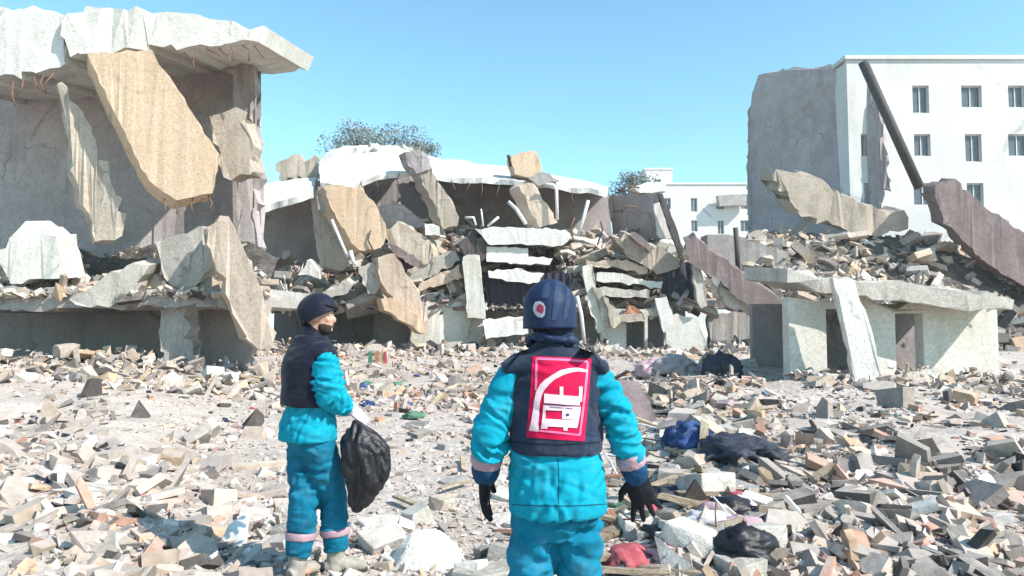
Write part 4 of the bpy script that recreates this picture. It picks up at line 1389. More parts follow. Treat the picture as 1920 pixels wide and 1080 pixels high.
# jacket with sleeves
v, f = [], []
loft_geo([L(.012, .01, .848), L(.012, .01, .86), L(.010, .008, .93), L(.004, .005, 1.03), L(0, 0, 1.10), L(0, 0, 1.25), L(0, 0, 1.38), L(0, 0, 1.46), L(0, .005, 1.52), L(0, .01, 1.57)],
         [(.200, .166), (.207, .174), (.205, .170), (.197, .158), (.182, .14), (.178, .13), (.186, .126), (.165, .105), (.10, .085), (.075, .075)], X, 24, v, f)
for (s_, e_, w_, k) in ((shL, elL, wrL, 1.08), (shR, elR, wrR, 1.0)):
    loft_geo([s_ + Vector((0, 0, .0)), s_.lerp(e_, .25), s_.lerp(e_, .6), e_, e_.lerp(w_, .35), e_.lerp(w_, .64)],
             [.052 * k, .066 * k, .068 * k, .069 * k, .067 * k, .060 * k], X, 16, v, f)
ff_ = folds(.013, 4, 4, 8, 5.1, .9)
fl_ = folds(.017, 5, 5, 13, 2.2, .4)
cz_ = limb_creases([shL, elL, elL.lerp(wrL, .6)], 24, 3) + limb_creases([shR, elR, elR.lerp(wrR, .6)], 24, 4)
cz_ += limb_creases([L(-.17, -.1, 1.06), L(0, -.14, 1.0), L(.17, -.1, .95)], 10, 8, (.008, .016), (.005, .010), .9, .8) + limb_creases([L(-.05, -.12, 1.09), L(.02, -.14, .87)], 9, 9, (.008, .014), (.004, .009), 1.0, .8)
jacket = fuse('jacket', v, f, .0068, M['teal'], A, 4, lambda co: .45 * (fl_(co) if abs(co.x - PX) > .2 and co.z > 1.0 else ff_(co)), cz_)
# cuffs, bands, gloves
for (e_, w_, h_, kk, side, pn, th) in ((elL, wrL, hdL, 1.08, (.25, 1, 0), (1, -.2, 0), -1), (elR, wrR, hdR, 1.0, (-.85, .5, 0), (.1, 1, 0), 1)):
    v, f = [], []
    a_ = e_.lerp(w_, .52); b_ = e_.lerp(w_, .80)
    loft_geo([a_, a_.lerp(b_, .3), a_.lerp(b_, .7), b_], [.062 * kk, .065 * kk, .063 * kk, .056 * kk], X, 18, v, f)
    fuse('reflective_band', v, f, .007, M['band'], A, 3, folds(.004, 9, 9, 18, 8.0))
    v, f = [], []
    a_ = e_.lerp(w_, .72); b_ = w_ + (h_ - w_).normalized() * .03
    loft_geo([a_, a_.lerp(b_, .35), a_.lerp(b_, .7), b_], [.056 * kk, .058 * kk, .050 * kk, .038 * kk], X, 18, v, f)
    fuse('glove_cuff', v, f, .006, M['gaunt'], A, 3, folds(.004, 9, 9, 22, 4.0))
    v, f = [], []
    if th < 0:
        hand_geo(w_, (h_ - w_), pn, side, v, f, 1.2, .16, .06, .5)
    else:
        hand_geo(w_, (h_ - w_), pn, side, v, f, 1.28, .16, .24, .8)
    fuse('glove', v, f, .0045, M['glove'], A, 2)
# boots
for (a_, y_) in ((ankL, R(6)), (ankR, R(-8))):
    v, f = [], []
    boot_geo(a_, y_, v, f)
    bo = fuse('boot', v, f, .007, M['bootdark'], A, 2)
    v, f = [], []
    sole_geo(a_, y_, v, f)
    mk('sole', v, f, M['darkpost'], bo)
# vest
v, f = [], []
vest_prof = [(1.098, .188, .150), (1.11, .197, .160), (1.17, .196, .158), (1.28, .194, .154), (1.38, .197, .148), (1.44, .192, .134), (1.485, .165, .112), (1.52, .115, .095), (1.555, .085, .086)]
loft_geo([L(.004 if z < 1.2 else 0, 0, z) for z, a, b in vest_prof], [(a, b) for z, a, b in vest_prof], X, 28, v, f)
for s in (-1, 1):
    loft_geo([L(s * .10, 0, 1.475), L(s * .16, 0, 1.462), L(s * .200, -.002, 1.44), L(s * .212, -.004, 1.42)], [(.085, .05), (.085, .046), (.080, .036), (.075, .02)], (0, 1, 0), 16, v, f)
vw = folds(.007, 3, 3, 5, 3.3)
vest = fuse('vest', v, f, .0075, M['navy'], A, 10, vw, limb_creases([L(-.12, -.1, 1.48), L(-.14, -.12, 1.12)], 7, 21, (.010, .018), (.003, .006), 1.1, .8) + limb_creases([L(.12, -.1, 1.48), L(.14, -.12, 1.12)], 7, 22, (.010, .018), (.003, .006), 1.1, .8))
# collar: a standing band folded over
v, f = [], []
NA = 28
for k, (z, a, b) in enumerate(((1.535, .088, .088), (1.575, .080, .084), (1.612, .075, .080), (1.618, .070, .075), (1.60, .064, .069), (1.55, .066, .07))):
    for i in range(NA):
        t = 2 * math.pi * i / NA
        v.append(L(.0 + a * math.cos(t), .008 + b * math.sin(t), z - .022 * math.sin(t) * (k < 4) + .006 * math.sin(3 * t + k)))
for k in range(5):
    for i in range(NA):
        f.append((k * NA + i, k * NA + (i + 1) % NA, (k + 1) * NA + (i + 1) % NA, (k + 1) * NA + i))
mk('collar', v, f, M['navy'], A, smooth=True)
v, f = [], []
ring = [L(.10 * math.cos(t) - .004, .005 + .098 * math.sin(t), 1.553 - .03 * math.sin(t) * (1 if math.sin(t) > 0 else .75) + .012 * math.sin(2 * t + .6)) for t in [R(200) + R(320) * i / 22 - R(190) for i in range(23)]]
loft_geo(ring, [(.021 + .007 * math.sin(i * 1.3)) * (.6 if i in (0, 22) else 1) for i in range(23)], (0, 0, 1), 12, v, f)
fuse('hood', v, f, .007, M['navy2'], A, 3, folds(.010, 10, 10, 22, 6.6))
# hood roll / yoke seam across the upper back
def on_vest_factory(obj):
    me = obj.data
    off = parent_world(obj)
    bm = bmesh.new(); bm.from_mesh(me); bmesh.ops.translate(bm, verts=bm.verts, vec=off)
    t = BVHTree.FromBMesh(bm); bm.free()
    return t


bvh = on_vest_factory(vest)
cam_p = Vector((0, 0, CAMZ))


def on_vest(zx, zy, off, x0=980.0, y0=660.0, k=6.0, tree_=None):
    u = x0 + zx / k; vv = y0 + zy / k
    tgt = P(u, vv, 2.88)
    dr = (tgt - cam_p).normalized()
    hit, nn, _, _ = (tree_ or bvh).ray_cast(cam_p, dr)
    if hit is None:
        return tgt
    return hit + nn * off


def print_poly(name, polys, off, mat, parent, thick=.0015, maxe=26, **kw):
    """Flat print sewn on cloth: polygons in emblem units laid on the cloth surface, with a little thickness."""
    bm = bmesh.new()
    for poly in polys:
        vs = [bm.verts.new((x, y, 0)) for x, y in poly]
        bm.faces.new(vs)
    bmesh.ops.triangulate(bm, faces=bm.faces)
    for _ in range(6):
        es = [e for e in bm.edges if e.calc_length() > maxe]
        if not es: break
        bmesh.ops.subdivide_edges(bm, edges=es, cuts=1)
        bmesh.ops.triangulate(bm, faces=bm.faces)
    for vv in bm.verts:
        vv.co = on_vest(vv.co.x, vv.co.y, off, **kw)
    return finish(bm, name, mat, parent, smooth=True)


def stroke(pts, widths):
    l, r = [], []
    n = len(pts)
    for i, (x, y) in enumerate(pts):
        a, b = pts[max(i - 1, 0)], pts[min(i + 1, n - 1)]
        dx, dy = b[0] - a[0], b[1] - a[1]
        q = math.hypot(dx, dy) or 1
        w = (widths[i] if isinstance(widths, (list, tuple)) else widths) / 2
        l.append((x - dy / q * w, y + dx / q * w)); r.append((x + dy / q * w, y - dx / q * w))
    return [[l[i], l[i + 1], r[i + 1], r[i]] for i in range(n - 1)]


emb = print_poly('emblem', [[(112, 48), (440, 60), (772, 80), (735, 520), (690, 1004), (370, 985), (46, 958), (85, 500)]], .0025, M['red'], A)
print_poly('emblem_border', stroke([(160, 80), (445, 92), (728, 112)], 26) + stroke([(728, 112), (690, 520), (640, 935)], 24) + stroke([(640, 935), (400, 905), (190, 884)], 22) + stroke([(160, 80), (156, 250), (152, 430)], 24), .0045, M['pink'], emb)
print_poly('emblem_arc', stroke([(130, 888), (142, 780), (155, 660), (166, 560), (190, 460), (225, 395), (275, 340), (350, 282), (440, 238), (530, 212), (620, 204), (720, 220)],
                                [104, 80, 70, 64, 72, 74, 70, 62, 52, 42, 34, 28]), .0055, M['pwhite'], emb)
print_poly('emblem_truck', [[(245, 468), (640, 502), (636, 602), (243, 572)], [(415, 390), (455, 392), (455, 490), (415, 486)], [(630, 388), (668, 390), (660, 560), (622, 560)],
                            [(236, 592), (648, 618), (645, 668), (232, 650)], [(232, 650), (262, 652), (258, 760), (222, 760)], [(445, 660), (645, 668), (628, 762), (440, 752)],
                            [(222, 752), (628, 766), (608, 852), (214, 832)], [(208, 832), (285, 836), (280, 862), (206, 858)], [(455, 846), (505, 848), (500, 884), (458, 882)]], .0055, M['pwhite'], emb)
kn = [(502 + 20 * math.cos(a * .785), 706 + 20 * math.sin(a * .785)) for a in range(8)]
print_poly('emblem_detail', [kn, [(250, 580), (640, 606), (640, 614), (250, 588)], [(300, 612), (560, 632), (560, 640), (300, 620)]], .0075, M['slateblue'], emb)

def bvh_of(obj):
    return on_vest_factory(obj)


PX_ = dict(x0=0.0, y0=0.0, k=1.0)
print_poly('seam', stroke([(952, 690), (975, 660), (1010, 651), (1045, 649), (1085, 652), (1112, 662), (1126, 684)], 2.2), .0015, M['glove'], vest, maxe=5, **PX_)
print_poly('seam', stroke([(958, 828), (1000, 832), (1045, 834), (1090, 832), (1128, 828)], 2.0), .0015, M['glove'], vest, maxe=5, **PX_)
jb = bvh_of(jacket)
print_poly('seam', stroke([(960, 946), (1000, 948), (1045, 949), (1090, 948), (1136, 945)], 1.8), .0015, M['gaunt'], jacket, maxe=5, tree_=jb, **PX_)
print_poly('seam', stroke([(1046, 858), (1048, 900), (1047, 948)], 1.6), .0015, M['gaunt'], jacket, maxe=5, tree_=jb, **PX_)
# helmet with ribbed cover
def helmet(c, r3, parent, tilt, yaw, low, ribs=0):
    """Shell open below, cut by a tilted rim; scalloped ribs on the cover."""
    rz = Matrix.Rotation(yaw, 3, 'Z') @ Matrix.Rotation(tilt, 3, 'X')
    vs, fs = [], []
    nu, nv = 72, 22
    for sh in (1.0, .93):
        for j in range(nv + 1):
            th = (math.pi * low) * j / nv
            for i in range(nu):
                a = 2 * math.pi * i / nu
                k = sh * (1 + (.006 * abs(math.cos(a * ribs / 2)) ** .5 * math.sin(th) if ribs else 0))
                q = Vector((r3[0] * math.sin(th) * math.cos(a) * k, r3[1] * math.sin(th) * math.sin(a) * k, r3[2] * math.cos(th) * k))
                if th > math.pi / 2:
                    q.x *= 1 + .02 * (th - math.pi / 2); q.x = r3[0] * math.cos(a) * k * (1 + .02 * (th - 1.57)); q.y = r3[1] * math.sin(a) * k
                if j == 0: q += Vector((math.cos(a), math.sin(a), 0)) * 1e-4
                vs.append(Vector(c) + rz @ q)
    n1 = nu * (nv + 1)
    for j in range(nv):
        for i in range(nu):
            q = (j * nu + i, (j + 1) * nu + i, (j + 1) * nu + (i + 1) % nu, j * nu + (i + 1) % nu)
            fs.append(q); fs.append(tuple(n1 + x for x in q[::-1]))
    for i in range(nu):
        a = nv * nu + i; b = nv * nu + (i + 1) % nu
        fs.append((a, n1 + a, n1 + b, b))
    return vs, fs


hc = L(-.020, .015, 1.690)
v, f = helmet(hc, (.112, .138, .128), A, R(0), 0, .72, 14)
hel = mk('helmet', v, f, M['navy2'], A, smooth=True)
hb = BVHTree.FromPolygons([Vector(q) for q in v], f)
# lighter streaks: highlights on the ribbed cover, painted as a print
def px_on_helmet(u, vv, off):
    tgt = P(u, vv, 2.9)
    hit, nn, _, _ = hb.ray_cast(cam_p, (tgt - cam_p).normalized())
    return (hit + nn * off) if hit is not None else tgt


def helmet_print(name, polys, off, mat, parent, maxe=5):
    bm = bmesh.new()
    for poly in polys:
        bm.faces.new([bm.verts.new((x, y, 0)) for x, y in poly])
    bmesh.ops.triangulate(bm, faces=bm.faces)
    for _ in range(5):
        es = [e for e in bm.edges if e.calc_length() > maxe]
        if not es: break
        bmesh.ops.subdivide_edges(bm, edges=es, cuts=1)
        bmesh.ops.triangulate(bm, faces=bm.faces)
    for q in bm.verts:
        q.co = px_on_helmet(q.co.x, q.co.y, off)
    return finish(bm, name, mat, parent, smooth=True)


for pl in ([(1020, 533), (1031, 530), (1029, 560), (1014, 558)], [(1042, 528), (1054, 530), (1053, 565), (1042, 600), (1034, 600), (1038, 560)],
           [(1062, 537), (1068, 543), (1068, 570), (1062, 596), (1055, 598), (1060, 565)]):
    helmet_print('highlight_streak', [pl], .002, M['slateblue'], hel)
def circ(cx, cy, rx, ry, n=18): return [(cx + rx * math.cos(2 * math.pi * i / n), cy + ry * math.sin(2 * math.pi * i / n)) for i in range(n)]
bd = helmet_print('badge', [[(1001, 572), (1005, 566), (1013, 565), (1020, 569), (1023, 577), (1022, 590), (1017, 596), (1009, 594), (1003, 588), (1000, 580)]], .003, M['badge'], hel)
helmet_print('badge_centre', [[(1008, 573), (1014, 570), (1020, 575), (1020, 583), (1017, 589), (1012, 586), (1006, 583)]], .0045, M['badge_red'], bd)
v, f = [], []
loft_geo([hc + Vector((-.075, .0, -.06)), L(-.07, .03, 1.585), L(-.05, .07, 1.57)], [.011, .011, .011], (0, 1, 0), 8, v, f)
mk('chin_strap', v, f, M['glove'], hel, smooth=True)
v, f = [], []
loft_geo([hc + Vector((.075, .0, -.06)), L(.05, .03, 1.585), L(.03, .07, 1.57)], [.011, .011, .011], (0, 1, 0), 8, v, f)
mk('chin_strap', v, f, M['glove'], hel, smooth=True)
v, f = [], []
ell_geo(L(-.014, -.02, 1.610), (.062, .055, .055), v, f)
fuse('hair', v, f, .008, M['hair'], A, 2)
for s in (-1, 1):
    v, f = [], []
    ell_geo(L(-.016 + s * .031, .02 + .080, 1.676), (.013, .010, .009), v, f, None, 10, 6)
    mk('eye', v, f, M['eye'], A, smooth=True)

# ---------------- worker carrying the black bag
QX, QY = (585 - 960) / 283.0, 4.77
gq = ground_h(QX, QY)
B = empty('person', (QX, QY, 0), 'rescue worker in dark vest and teal sleeves turned right, holding a black bag', 'person')
B['group'] = 'rescue workers in teal workwear'


def K(x, y, z):
    return Vector((QX + x, QY + y, z))


YB = R(-48)                      # body turned to the right, half away
SB = Vector((math.cos(YB), math.sin(YB), 0))      # his right-hand direction
FB = Vector((-math.sin(YB), math.cos(YB), 0))     # his facing
def T(s, fw, z): return Vector((QX, QY, z)) + SB * s + FB * fw
shRt, elRt = T(.185, .0, 1.455), T(.235, .015, 1.175)
wrRt = Vector((QX + .275, QY - .02, 1.085))
hdRt = wrRt + Vector((.055, .02, -.05))
shLf, elLf, wrLf = T(-.20, 0, 1.475), T(-.27, .03, 1.20), T(-.25, .17, 1.0)
ank_r = Vector((QX + .16, QY + .10, gq + .1)); kn_r = Vector((QX + .135, QY + .09, .50))
ank_l = Vector((QX - .055, QY - .03, gq + .1)); kn_l = Vector((QX - .03, QY + .0, .50))
hip_r = T(.085, 0, .90); hip_l = T(-.085, 0, .90)
HC = Vector((QX + .045, QY + .01, 1.70))
HY = R(-92)
v, f = [], []
loft_geo([T(0, 0, .86), T(0, 0, .96), T(0, 0, 1.15), T(0, 0, 1.36), T(0, 0, 1.47), T(0, .01, 1.54)], [(.13, .09), (.145, .10), (.14, .095), (.165, .10), (.14, .08), (.065, .06)], SB, 18, v, f)
loft_geo([T(0, .01, 1.48), T(0, .02, 1.57), HC + Vector((-.01, 0, -.04))], [.062, .056, .056], SB, 14, v, f)
head_geo(HC, HY, v, f)
for (s_, e_, w_) in ((shRt, elRt, wrRt), (shLf, elLf, wrLf)):
    loft_geo([s_, s_.lerp(e_, .5), e_, e_.lerp(w_, .5), w_], [.055, .048, .041, .036, .027], SB, 12, v, f)
for (h_, k_, a_) in ((hip_r, kn_r, ank_r), (hip_l, kn_l, ank_l)):
    loft_geo([h_, h_.lerp(k_, .5), k_, k_.lerp(a_, .4), a_], [.070, .066, .055, .052, .038], SB, 12, v, f)
    ell_geo(a_ + FB * .06 + Vector((0, 0, -.05)), (.04, .06, .035), v, f)
hand_geo(wrRt, hdRt - wrRt, (0, .6, -1), (.4, .8, .2), v, f, .9, .8)
hand_geo(wrLf, (0, .1, -1), SB, FB, v, f, .9, .4)
fuse('body', v, f, .009, M['skin'], B)
rzh = Matrix.Rotation(HY, 3, 'Z')
for s in (-1, 1):
    v, f = [], []
    ell_geo(HC + rzh @ Vector((s * .031, .080, .004)), (.012, .011, .008), v, f, rzh, 10, 6)
    e = mk('eye', v, f, M['eye'], B, smooth=True)
    v, f = [], []
    ell_geo(HC + rzh @ Vector((s * .031, .0895, .004)), (.005, .003, .005), v, f, rzh, 8, 5)
    mk('pupil', v, f, M['hair'], e, smooth=True)
v, f = [], []
ell_geo(HC + rzh @ Vector((0, .092, -.068)), (.022, .004, .0035), v, f, rzh, 12, 5)
mk('mouth', v, f, M['redcloth'], B, smooth=True)
v, f = [], []
ell_geo(HC + rzh @ Vector((0, .034, -.070)), (.0575, .0585, .0590), v, f, rzh)
ell_geo(HC + rzh @ Vector((0, .066, -.096)), (.030, .026, .026), v, f, rzh)
fuse('beard_jaw_shadow', v, f, .006, M['hair'], B, 2)  # dark shell: beard with the shadow of the jaw put into its colour
# cap with slanted rim and short peak
v, f = helmet(HC + Vector((-.016, 0, .028)), (.103, .134, .122), B, R(26), HY, .64, 0)
cap = mk('cap', v, f, M['navydark'], B, smooth=True)
v, f = [], []
n = 14
for z in (0, .008):
    for i in range(n + 1):
        a = math.pi * i / n
        for (q, dr) in ((.072, 0), (.105, .05)):
            v.append(HC + rzh @ Vector((math.cos(a) * q * .78, .055 + math.sin(a) * (q - .03), .068 + z - (.022 * math.sin(a) if dr else 0))))
m_ = 2 * (n + 1)
for i in range(n):
    a, b, c, d = 2 * i, 2 * i + 1, 2 * i + 3, 2 * i + 2
    f.append((a, b, c, d)); f.append((m_ + d, m_ + c, m_ + b, m_ + a)); f.append((b, m_ + b, m_ + c, c))
mk('peak', v, f, M['glove'], cap, smooth=True)
# neck gaiter
v, f = [], []
loft_geo([T(0, 0, 1.51), T(0, .012, 1.55), T(.0, .02, 1.60), HC + Vector((-.012, 0, -.075))], [.086, .079, .070, .064], SB, 18, v, f)
fuse('neck_gaiter', v, f, .008, M['navydark'], B, 3, folds(.004, 8, 8, 26, 2))
# trousers
v, f = [], []
loft_geo([T(0, 0, 1.04), T(0, 0, .96), T(0, .0, .86), T(0, .0, .79)], [(.165, .125), (.180, .138), (.185, .142), (.16, .115)], SB, 20, v, f)
for (h_, k_, a_) in ((hip_r, kn_r, ank_r), (hip_l, kn_l, ank_l)):
    loft_geo([h_, h_.lerp(k_, .35), h_.lerp(k_, .75), k_, k_.lerp(a_, .45), a_ + Vector((0, 0, .05))], [.116, .116, .104, .096, .092, .084], SB, 16, v, f)
fuse('trousers', v, f, .008, M['shaded_trouser'], B, 3, folds(.012, 4, 4, 6, 7.7), limb_creases([hip_r, kn_r, ank_r], 18, 31, (.009, .018), (.005, .011), .7, .8) + limb_creases([hip_l, kn_l, ank_l], 18, 32, (.009, .018), (.005, .011), .7, .8))
for (k_, a_) in ((kn_r, ank_r), (kn_l, ank_l)):
    v, f = [], []
    p0 = k_.lerp(a_, .50); p1 = k_.lerp(a_, .62)
    loft_geo([p0, p0.lerp(p1, .5), p1], [.099, .100, .098], SB, 20, v, f)
    fuse('reflective_band', v, f, .008, M['band'], B, 2)
# sleeves and jacket
v, f = [], []
loft_geo([T(-.01, -.01, .885), T(-.01, -.01, .90), T(-.01, -.01, .98), T(0, 0, 1.1), T(0, 0, 1.3), T(0, 0, 1.42), T(0, 0, 1.50), T(0, .005, 1.55)], [(.212, .170), (.222, .180), (.218, .176), (.188, .145), (.185, .135), (.182, .122), (.13, .095), (.08, .08)], SB, 22, v, f)
for (s_, e_, w_) in ((shRt, elRt, wrRt), (shLf, elLf, wrLf)):
    loft_geo([s_, s_.lerp(e_, .3), s_.lerp(e_, .7), e_, e_.lerp(w_, .4), e_.lerp(w_, .8)], [.062, .092, .098, .094, .080, .060], SB, 16, v, f)
fuse('jacket', v, f, .0075, M['teal'], B, 4, folds(.007, 5, 5, 9, 1.0), limb_creases([shRt, elRt, wrRt], 30, 33) + limb_creases([T(-.1, -.1, 1.05), T(.1, -.1, .92)], 14, 34, (.008, .015), (.005, .010), .9, .8))
v, f = [], []
loft_geo([T(0, 0, z) for z, a, b in vest_prof], [(a * 1.10, b * 1.22) for z, a, b in vest_prof], SB, 26, v, f)
for s in (-1, 1):
    loft_geo([T(s * .10, 0, 1.475), T(s * .16, 0, 1.462), T(s * .203, -.002, 1.435), T(s * .212, -.004, 1.41)], [(.085, .06), (.085, .055), (.078, .05), (.07, .03)], FB, 16, v, f)
v = [q + Vector((0, 0, .012)) for q in v]
fuse('vest', v, f, .009, M['navydark'], B, 10, folds(.009, 3, 3, 5, 6))
# cuff and gloves
v, f = [], []
d_ = (wrRt - elRt).normalized()
loft_geo([wrRt - d_ * .07, wrRt - d_ * .03, wrRt + d_ * .005], [.052, .05, .042], SB, 16, v, f)
fuse('cuff', v, f, .007, M['wglove'], B, 2, folds(.004, 9, 9, 18, 2))
v, f = [], []
hand_geo(wrRt, hdRt - wrRt, (-.2, .5, -1), (.5, .8, .2), v, f, 1.22, .75, .08, .6)
fuse('glove', v, f, .005, M['wglove'], B, 2)
v, f = [], []
hand_geo(wrLf, (0, .1, -1), SB, FB, v, f, 1.2, .4)
fuse('glove', v, f, .005, M['wglove'], B, 2)
for (a_, y_) in ((ank_r, R(-80)), (ank_l, R(-30))):
    v, f = [], []
    boot_geo(a_, y_, v, f, shaft=.2)
    bo = fuse('boot', v, f, .007, M['boot'], B, 2)
    v, f = [], []
    sole_geo(a_, y_, v, f)
    mk('sole', v, f, M['bootdark'], bo)

# black bag hanging from his hand
def bagpt(u, vv, d=4.70): return P(u, vv, d)
prof = [((668, 788), .020), ((670, 800), .055), ((672, 820), .115), ((684, 850), .150), ((688, 880), .148), ((684, 908), .118), ((676, 934), .075), ((668, 952), .050), ((665, 962), .022)]
v, f = loft_geo([bagpt(*p) for p, r_ in prof], [(r_ * 1.12, r_ * .75) for p, r_ in prof], (1, 0, 0), 26)
b0 = bagpt(675, 870)
bag = fuse('black_bag', v, f, .009, M['black'], None, 2, folds(.028, 9, 9, 3.5, 9.0))
bag.data.transform(Matrix.Translation(-b0)); bag.location = b0
tag(bag, 'full black plastic bag hanging from the hand of the worker on the left', 'bag')

# ------------------------------------------------------------------ single things among the rubble
def lump(name, u, vv, size, mat, label, cat, flat=.6, amp=.22, seed=0, sq=(1, 1), rise=.0, sub=4, group=None):
    x, y = ground_at(u, vv)
    bm = bmesh.new()
    bmesh.ops.create_icosphere(bm, subdivisions=sub, radius=.5)
    for q in bm.verts:
        n0 = q.co.normalized()
        k = 1 + amp * (1 - 2.4 * abs(noise.noise(n0 * 1.8 + Vector((seed, 0, 0))))) + amp * .5 * noise.noise(n0 * 4.5 + Vector((0, seed, 0)))
        q.co = Vector((n0.x * sq[0], n0.y * sq[1], n0.z * flat)) * .5 * k
        if q.co.z < -.16 * flat: q.co.z = -.16 * flat
        q.co *= size
    me = bpy.data.meshes.new(name)
    bm.to_mesh(me); bm.free()
    me.polygons.foreach_set('use_smooth', [True] * len(me.polygons))
    me.materials.append(mat)
    o = bpy.data.objects.new(name, me)
    o.location = (x, y, ground_h(x, y) + .16 * flat * size + rise)
    o.rotation_euler = (0, 0, seed)
    link(o)
    return tag(o, label, cat, group)


def piece(name, u, vv, size, mat, label=None, cat=None, group=None, mesh=None, rot=None, stretch=(1, 1, 1), lift=.22, r=rng):
    x, y = ground_at(u, vv)
    me = (mesh or r.choice(CHK['block'] + CHK['wedge'] + CHK['block'] + CHK['splinter']))
    key = me.name + mat.name
    m2 = PIECES.get(key)
    if m2 is None:
        m2 = me.copy(); m2.materials.clear(); m2.materials.append(mat); m2.name = name
        PIECES[key] = m2
    o = bpy.data.objects.new(name, m2)
    o.scale = (size * stretch[0], size * stretch[1], size * stretch[2])
    o.rotation_euler = rot if rot is not None else (r.gauss(0, .25), r.gauss(0, .25), r.uniform(0, 6.28))
    o.location = (x, y, ground_h(x, y) + size * stretch[2] * lift * .5)
    link(o)
    return tag(o, label, cat, group)


PIECES = {}
# the white stone in front
x, y = ground_at(805, 1052)
rs = random.Random(21)
bm = hull([Vector(p) for p in [(-.27, -.03, .0), (-.20, -.17, .0), (.02, -.22, .0), (.20, -.16, 0), (.27, .02, 0), (.2, .2, 0), (-.1, .24, 0), (-.25, .12, 0),
                               (-.20, -.02, .12), (-.12, -.12, .15), (.05, -.12, .17), (.17, -.06, .13), (.2, .06, .11), (.05, .15, .20), (-.12, .12, .19)]])
bmesh.ops.bevel(bm, geom=bm.edges[:], offset=.012, segments=1, affect='EDGES')
me = bpy.data.meshes.new('white_stone'); bm.to_mesh(me); bm.free(); me.materials.append(M['white'])
o = link(bpy.data.objects.new('white_stone', me)); o.location = (x, y, ground_h(x, y) - .01)
tag(o, 'large bright white stone lying between the two workers in front', 'stone')
lump('black_bag', 1388, 1062, .36, M['black'], 'crumpled black bag lying in the rubble at the lower right', 'bag', .95, .3, 2.0)
lump('blue_clothes', 1288, 842, .62, M['blue'], 'crumpled dark blue clothes lying on the rubble right of the rear view worker', 'clothes', .65, .35, 5.0, (1, .7))
lump('pink_bundle', 1222, 705, .75, M['pinkcloth'], 'pale pink bundle on the rubble below the dark doorways', 'cloth', .8, .3, 3.0)
lump('dark_sack', 1352, 694, .8, M['tarp'], 'dark sack standing on the rubble at the right below the grey wall', 'sack', 1.1, .3, 4.0)
lump('grey_sack', 1262, 700, .95, M['mauve'], 'grey sack beside the pale pink bundle', 'sack', .7, .25, 7.0)
lump('dark_cloth', 1385, 858, .8, M['tarp'], 'dark cloth spread on the rubble near the right edge', 'cloth', .35, .4, 8.0, (1.2, .7))
lump('teal_rag', 1152, 950, .16, M['greencloth'], 'small green rag just right of the teal jacket hem', 'rag', .4, .4, 9.0, (1.3, .5))
lump('red_cloth', 1232, 1010, .18, M['redcloth'], 'reddish cloth strip below the open black glove', 'rag', .5, .4, 1.2, (.5, 1.2))
lump('red_cloth', 1320, 1030, .15, M['redcloth'], 'small red scrap left of the crumpled black bag', 'rag', .5, .4, 6.2, (1, .6))
S('dark_board', [(1158, 716), (1200, 719), (1232, 788), (1214, 793), (1172, 770)], [11.9, 11.9, 10.9, 10.9, 11.2], (0, .05, .03), M['brown'], .01,
  label='dark grey board leaning in the rubble beside the right sleeve of the vest wearer', cat='board')
for (a, b, w, m, lab) in [((1165, 784), (1288, 776), .07, 'pale', 'long pale board lying right of the rear view worker'),
                          ((1262, 858), (1390, 850), .07, 'wood', 'long brown plank in front of the blue clothes'),
                          ((744, 943), (786, 960), .05, 'wood', 'short pale stick on the dusty ground left of the black glove'),
                          ((828, 928), (882, 912), .045, 'wood', 'dark stick lying near the lowered left glove'),
                          ((925, 1008), (965, 1008), .03, 'rust', 'thin rod lying left of the teal trousers'),
                          ((1118, 1012), (1180, 985), .03, 'rust', 'thin bent rod right of the teal trousers'),
                          ((1130, 1060), (1215, 1072), .06, 'pale', 'grey kerb like bar at the bottom right of the trousers')]:
    ga, gb = ground_at(*a), ground_at(*b)
    pa = Vector((ga[0], ga[1], ground_h(*ga) + w * .6 + .03)); pb = Vector((gb[0], gb[1], ground_h(*gb) + w * .6 + .03))
    mid = (pa + pb) / 2
    dv = (pb - pa)
    q = dv.to_track_quat('X', 'Z').to_matrix()
    v, f = [], []
    box_geo((0, 0, 0), (dv.length, w * 1.3, w * .55), v, f, q)
    v = [p + Vector((rng.uniform(-.006, .006), rng.uniform(-.006, .006), rng.uniform(-.006, .006))) for p in v]
    o = mk('plank' if m == 'wood' else 'bar', v, f, M[m]); o.location = mid
    tag(o, lab, 'plank' if m == 'wood' else 'bar')
for (u, c, lab) in ((706, 'brick', 'orange upright cloth strip in the rubble at the dark hollow'), (714, 'wood', 'yellowish upright strip in the rubble at the dark hollow'),
                    (722, 'redcloth', 'red upright strip in the rubble at the dark hollow'), (694, 'greencloth', 'green upright strip in the rubble at the dark hollow')):
    px_slab('cloth_strip', [(u - 3, 660), (u + 3, 658), (u + 4, 700), (u - 4, 702)], 24.5, (0, .08, 0), M[c], .02, label=lab, cat='cloth strip')

# countable rubble pieces
def spot(umin, umax, vmin, vmax, right):
    for _ in range(60):
        u = rng.uniform(umin, umax); vv = rng.uniform(vmin, vmax)
        g = ground_at(u, vv)
        if g is None: continue
        x, y = g
        if (x - PX) ** 2 + (y - PY) ** 2 < .16 or (x - QX - .05) ** 2 + (y - QY) ** 2 < .16: continue
        if y > 27 : continue
        if right and rng.random() > dens(u, vv): continue
        return u, vv, y
    return None


SHAPES = {'block': ['blocky', 'squarish', 'chunky'], 'wedge': ['wedge shaped', 'tapered'], 'splinter': ['jagged', 'pointed'], 'plate': ['thin', 'flat'], 'bar': ['long', 'narrow']}


def words_for(noun, colour, size, kd, at):
    z = 'small' if size < .22 else ('medium' if size < .36 else 'large')
    return ['%s %s %s %s' % (z, colour, noun, at)] + ['%s %s %s %s %s' % (z, q, colour, noun, at) for q in SHAPES[kd]] + ['%s %s %s %s' % (q, colour, noun, at) for q in SHAPES[kd]]


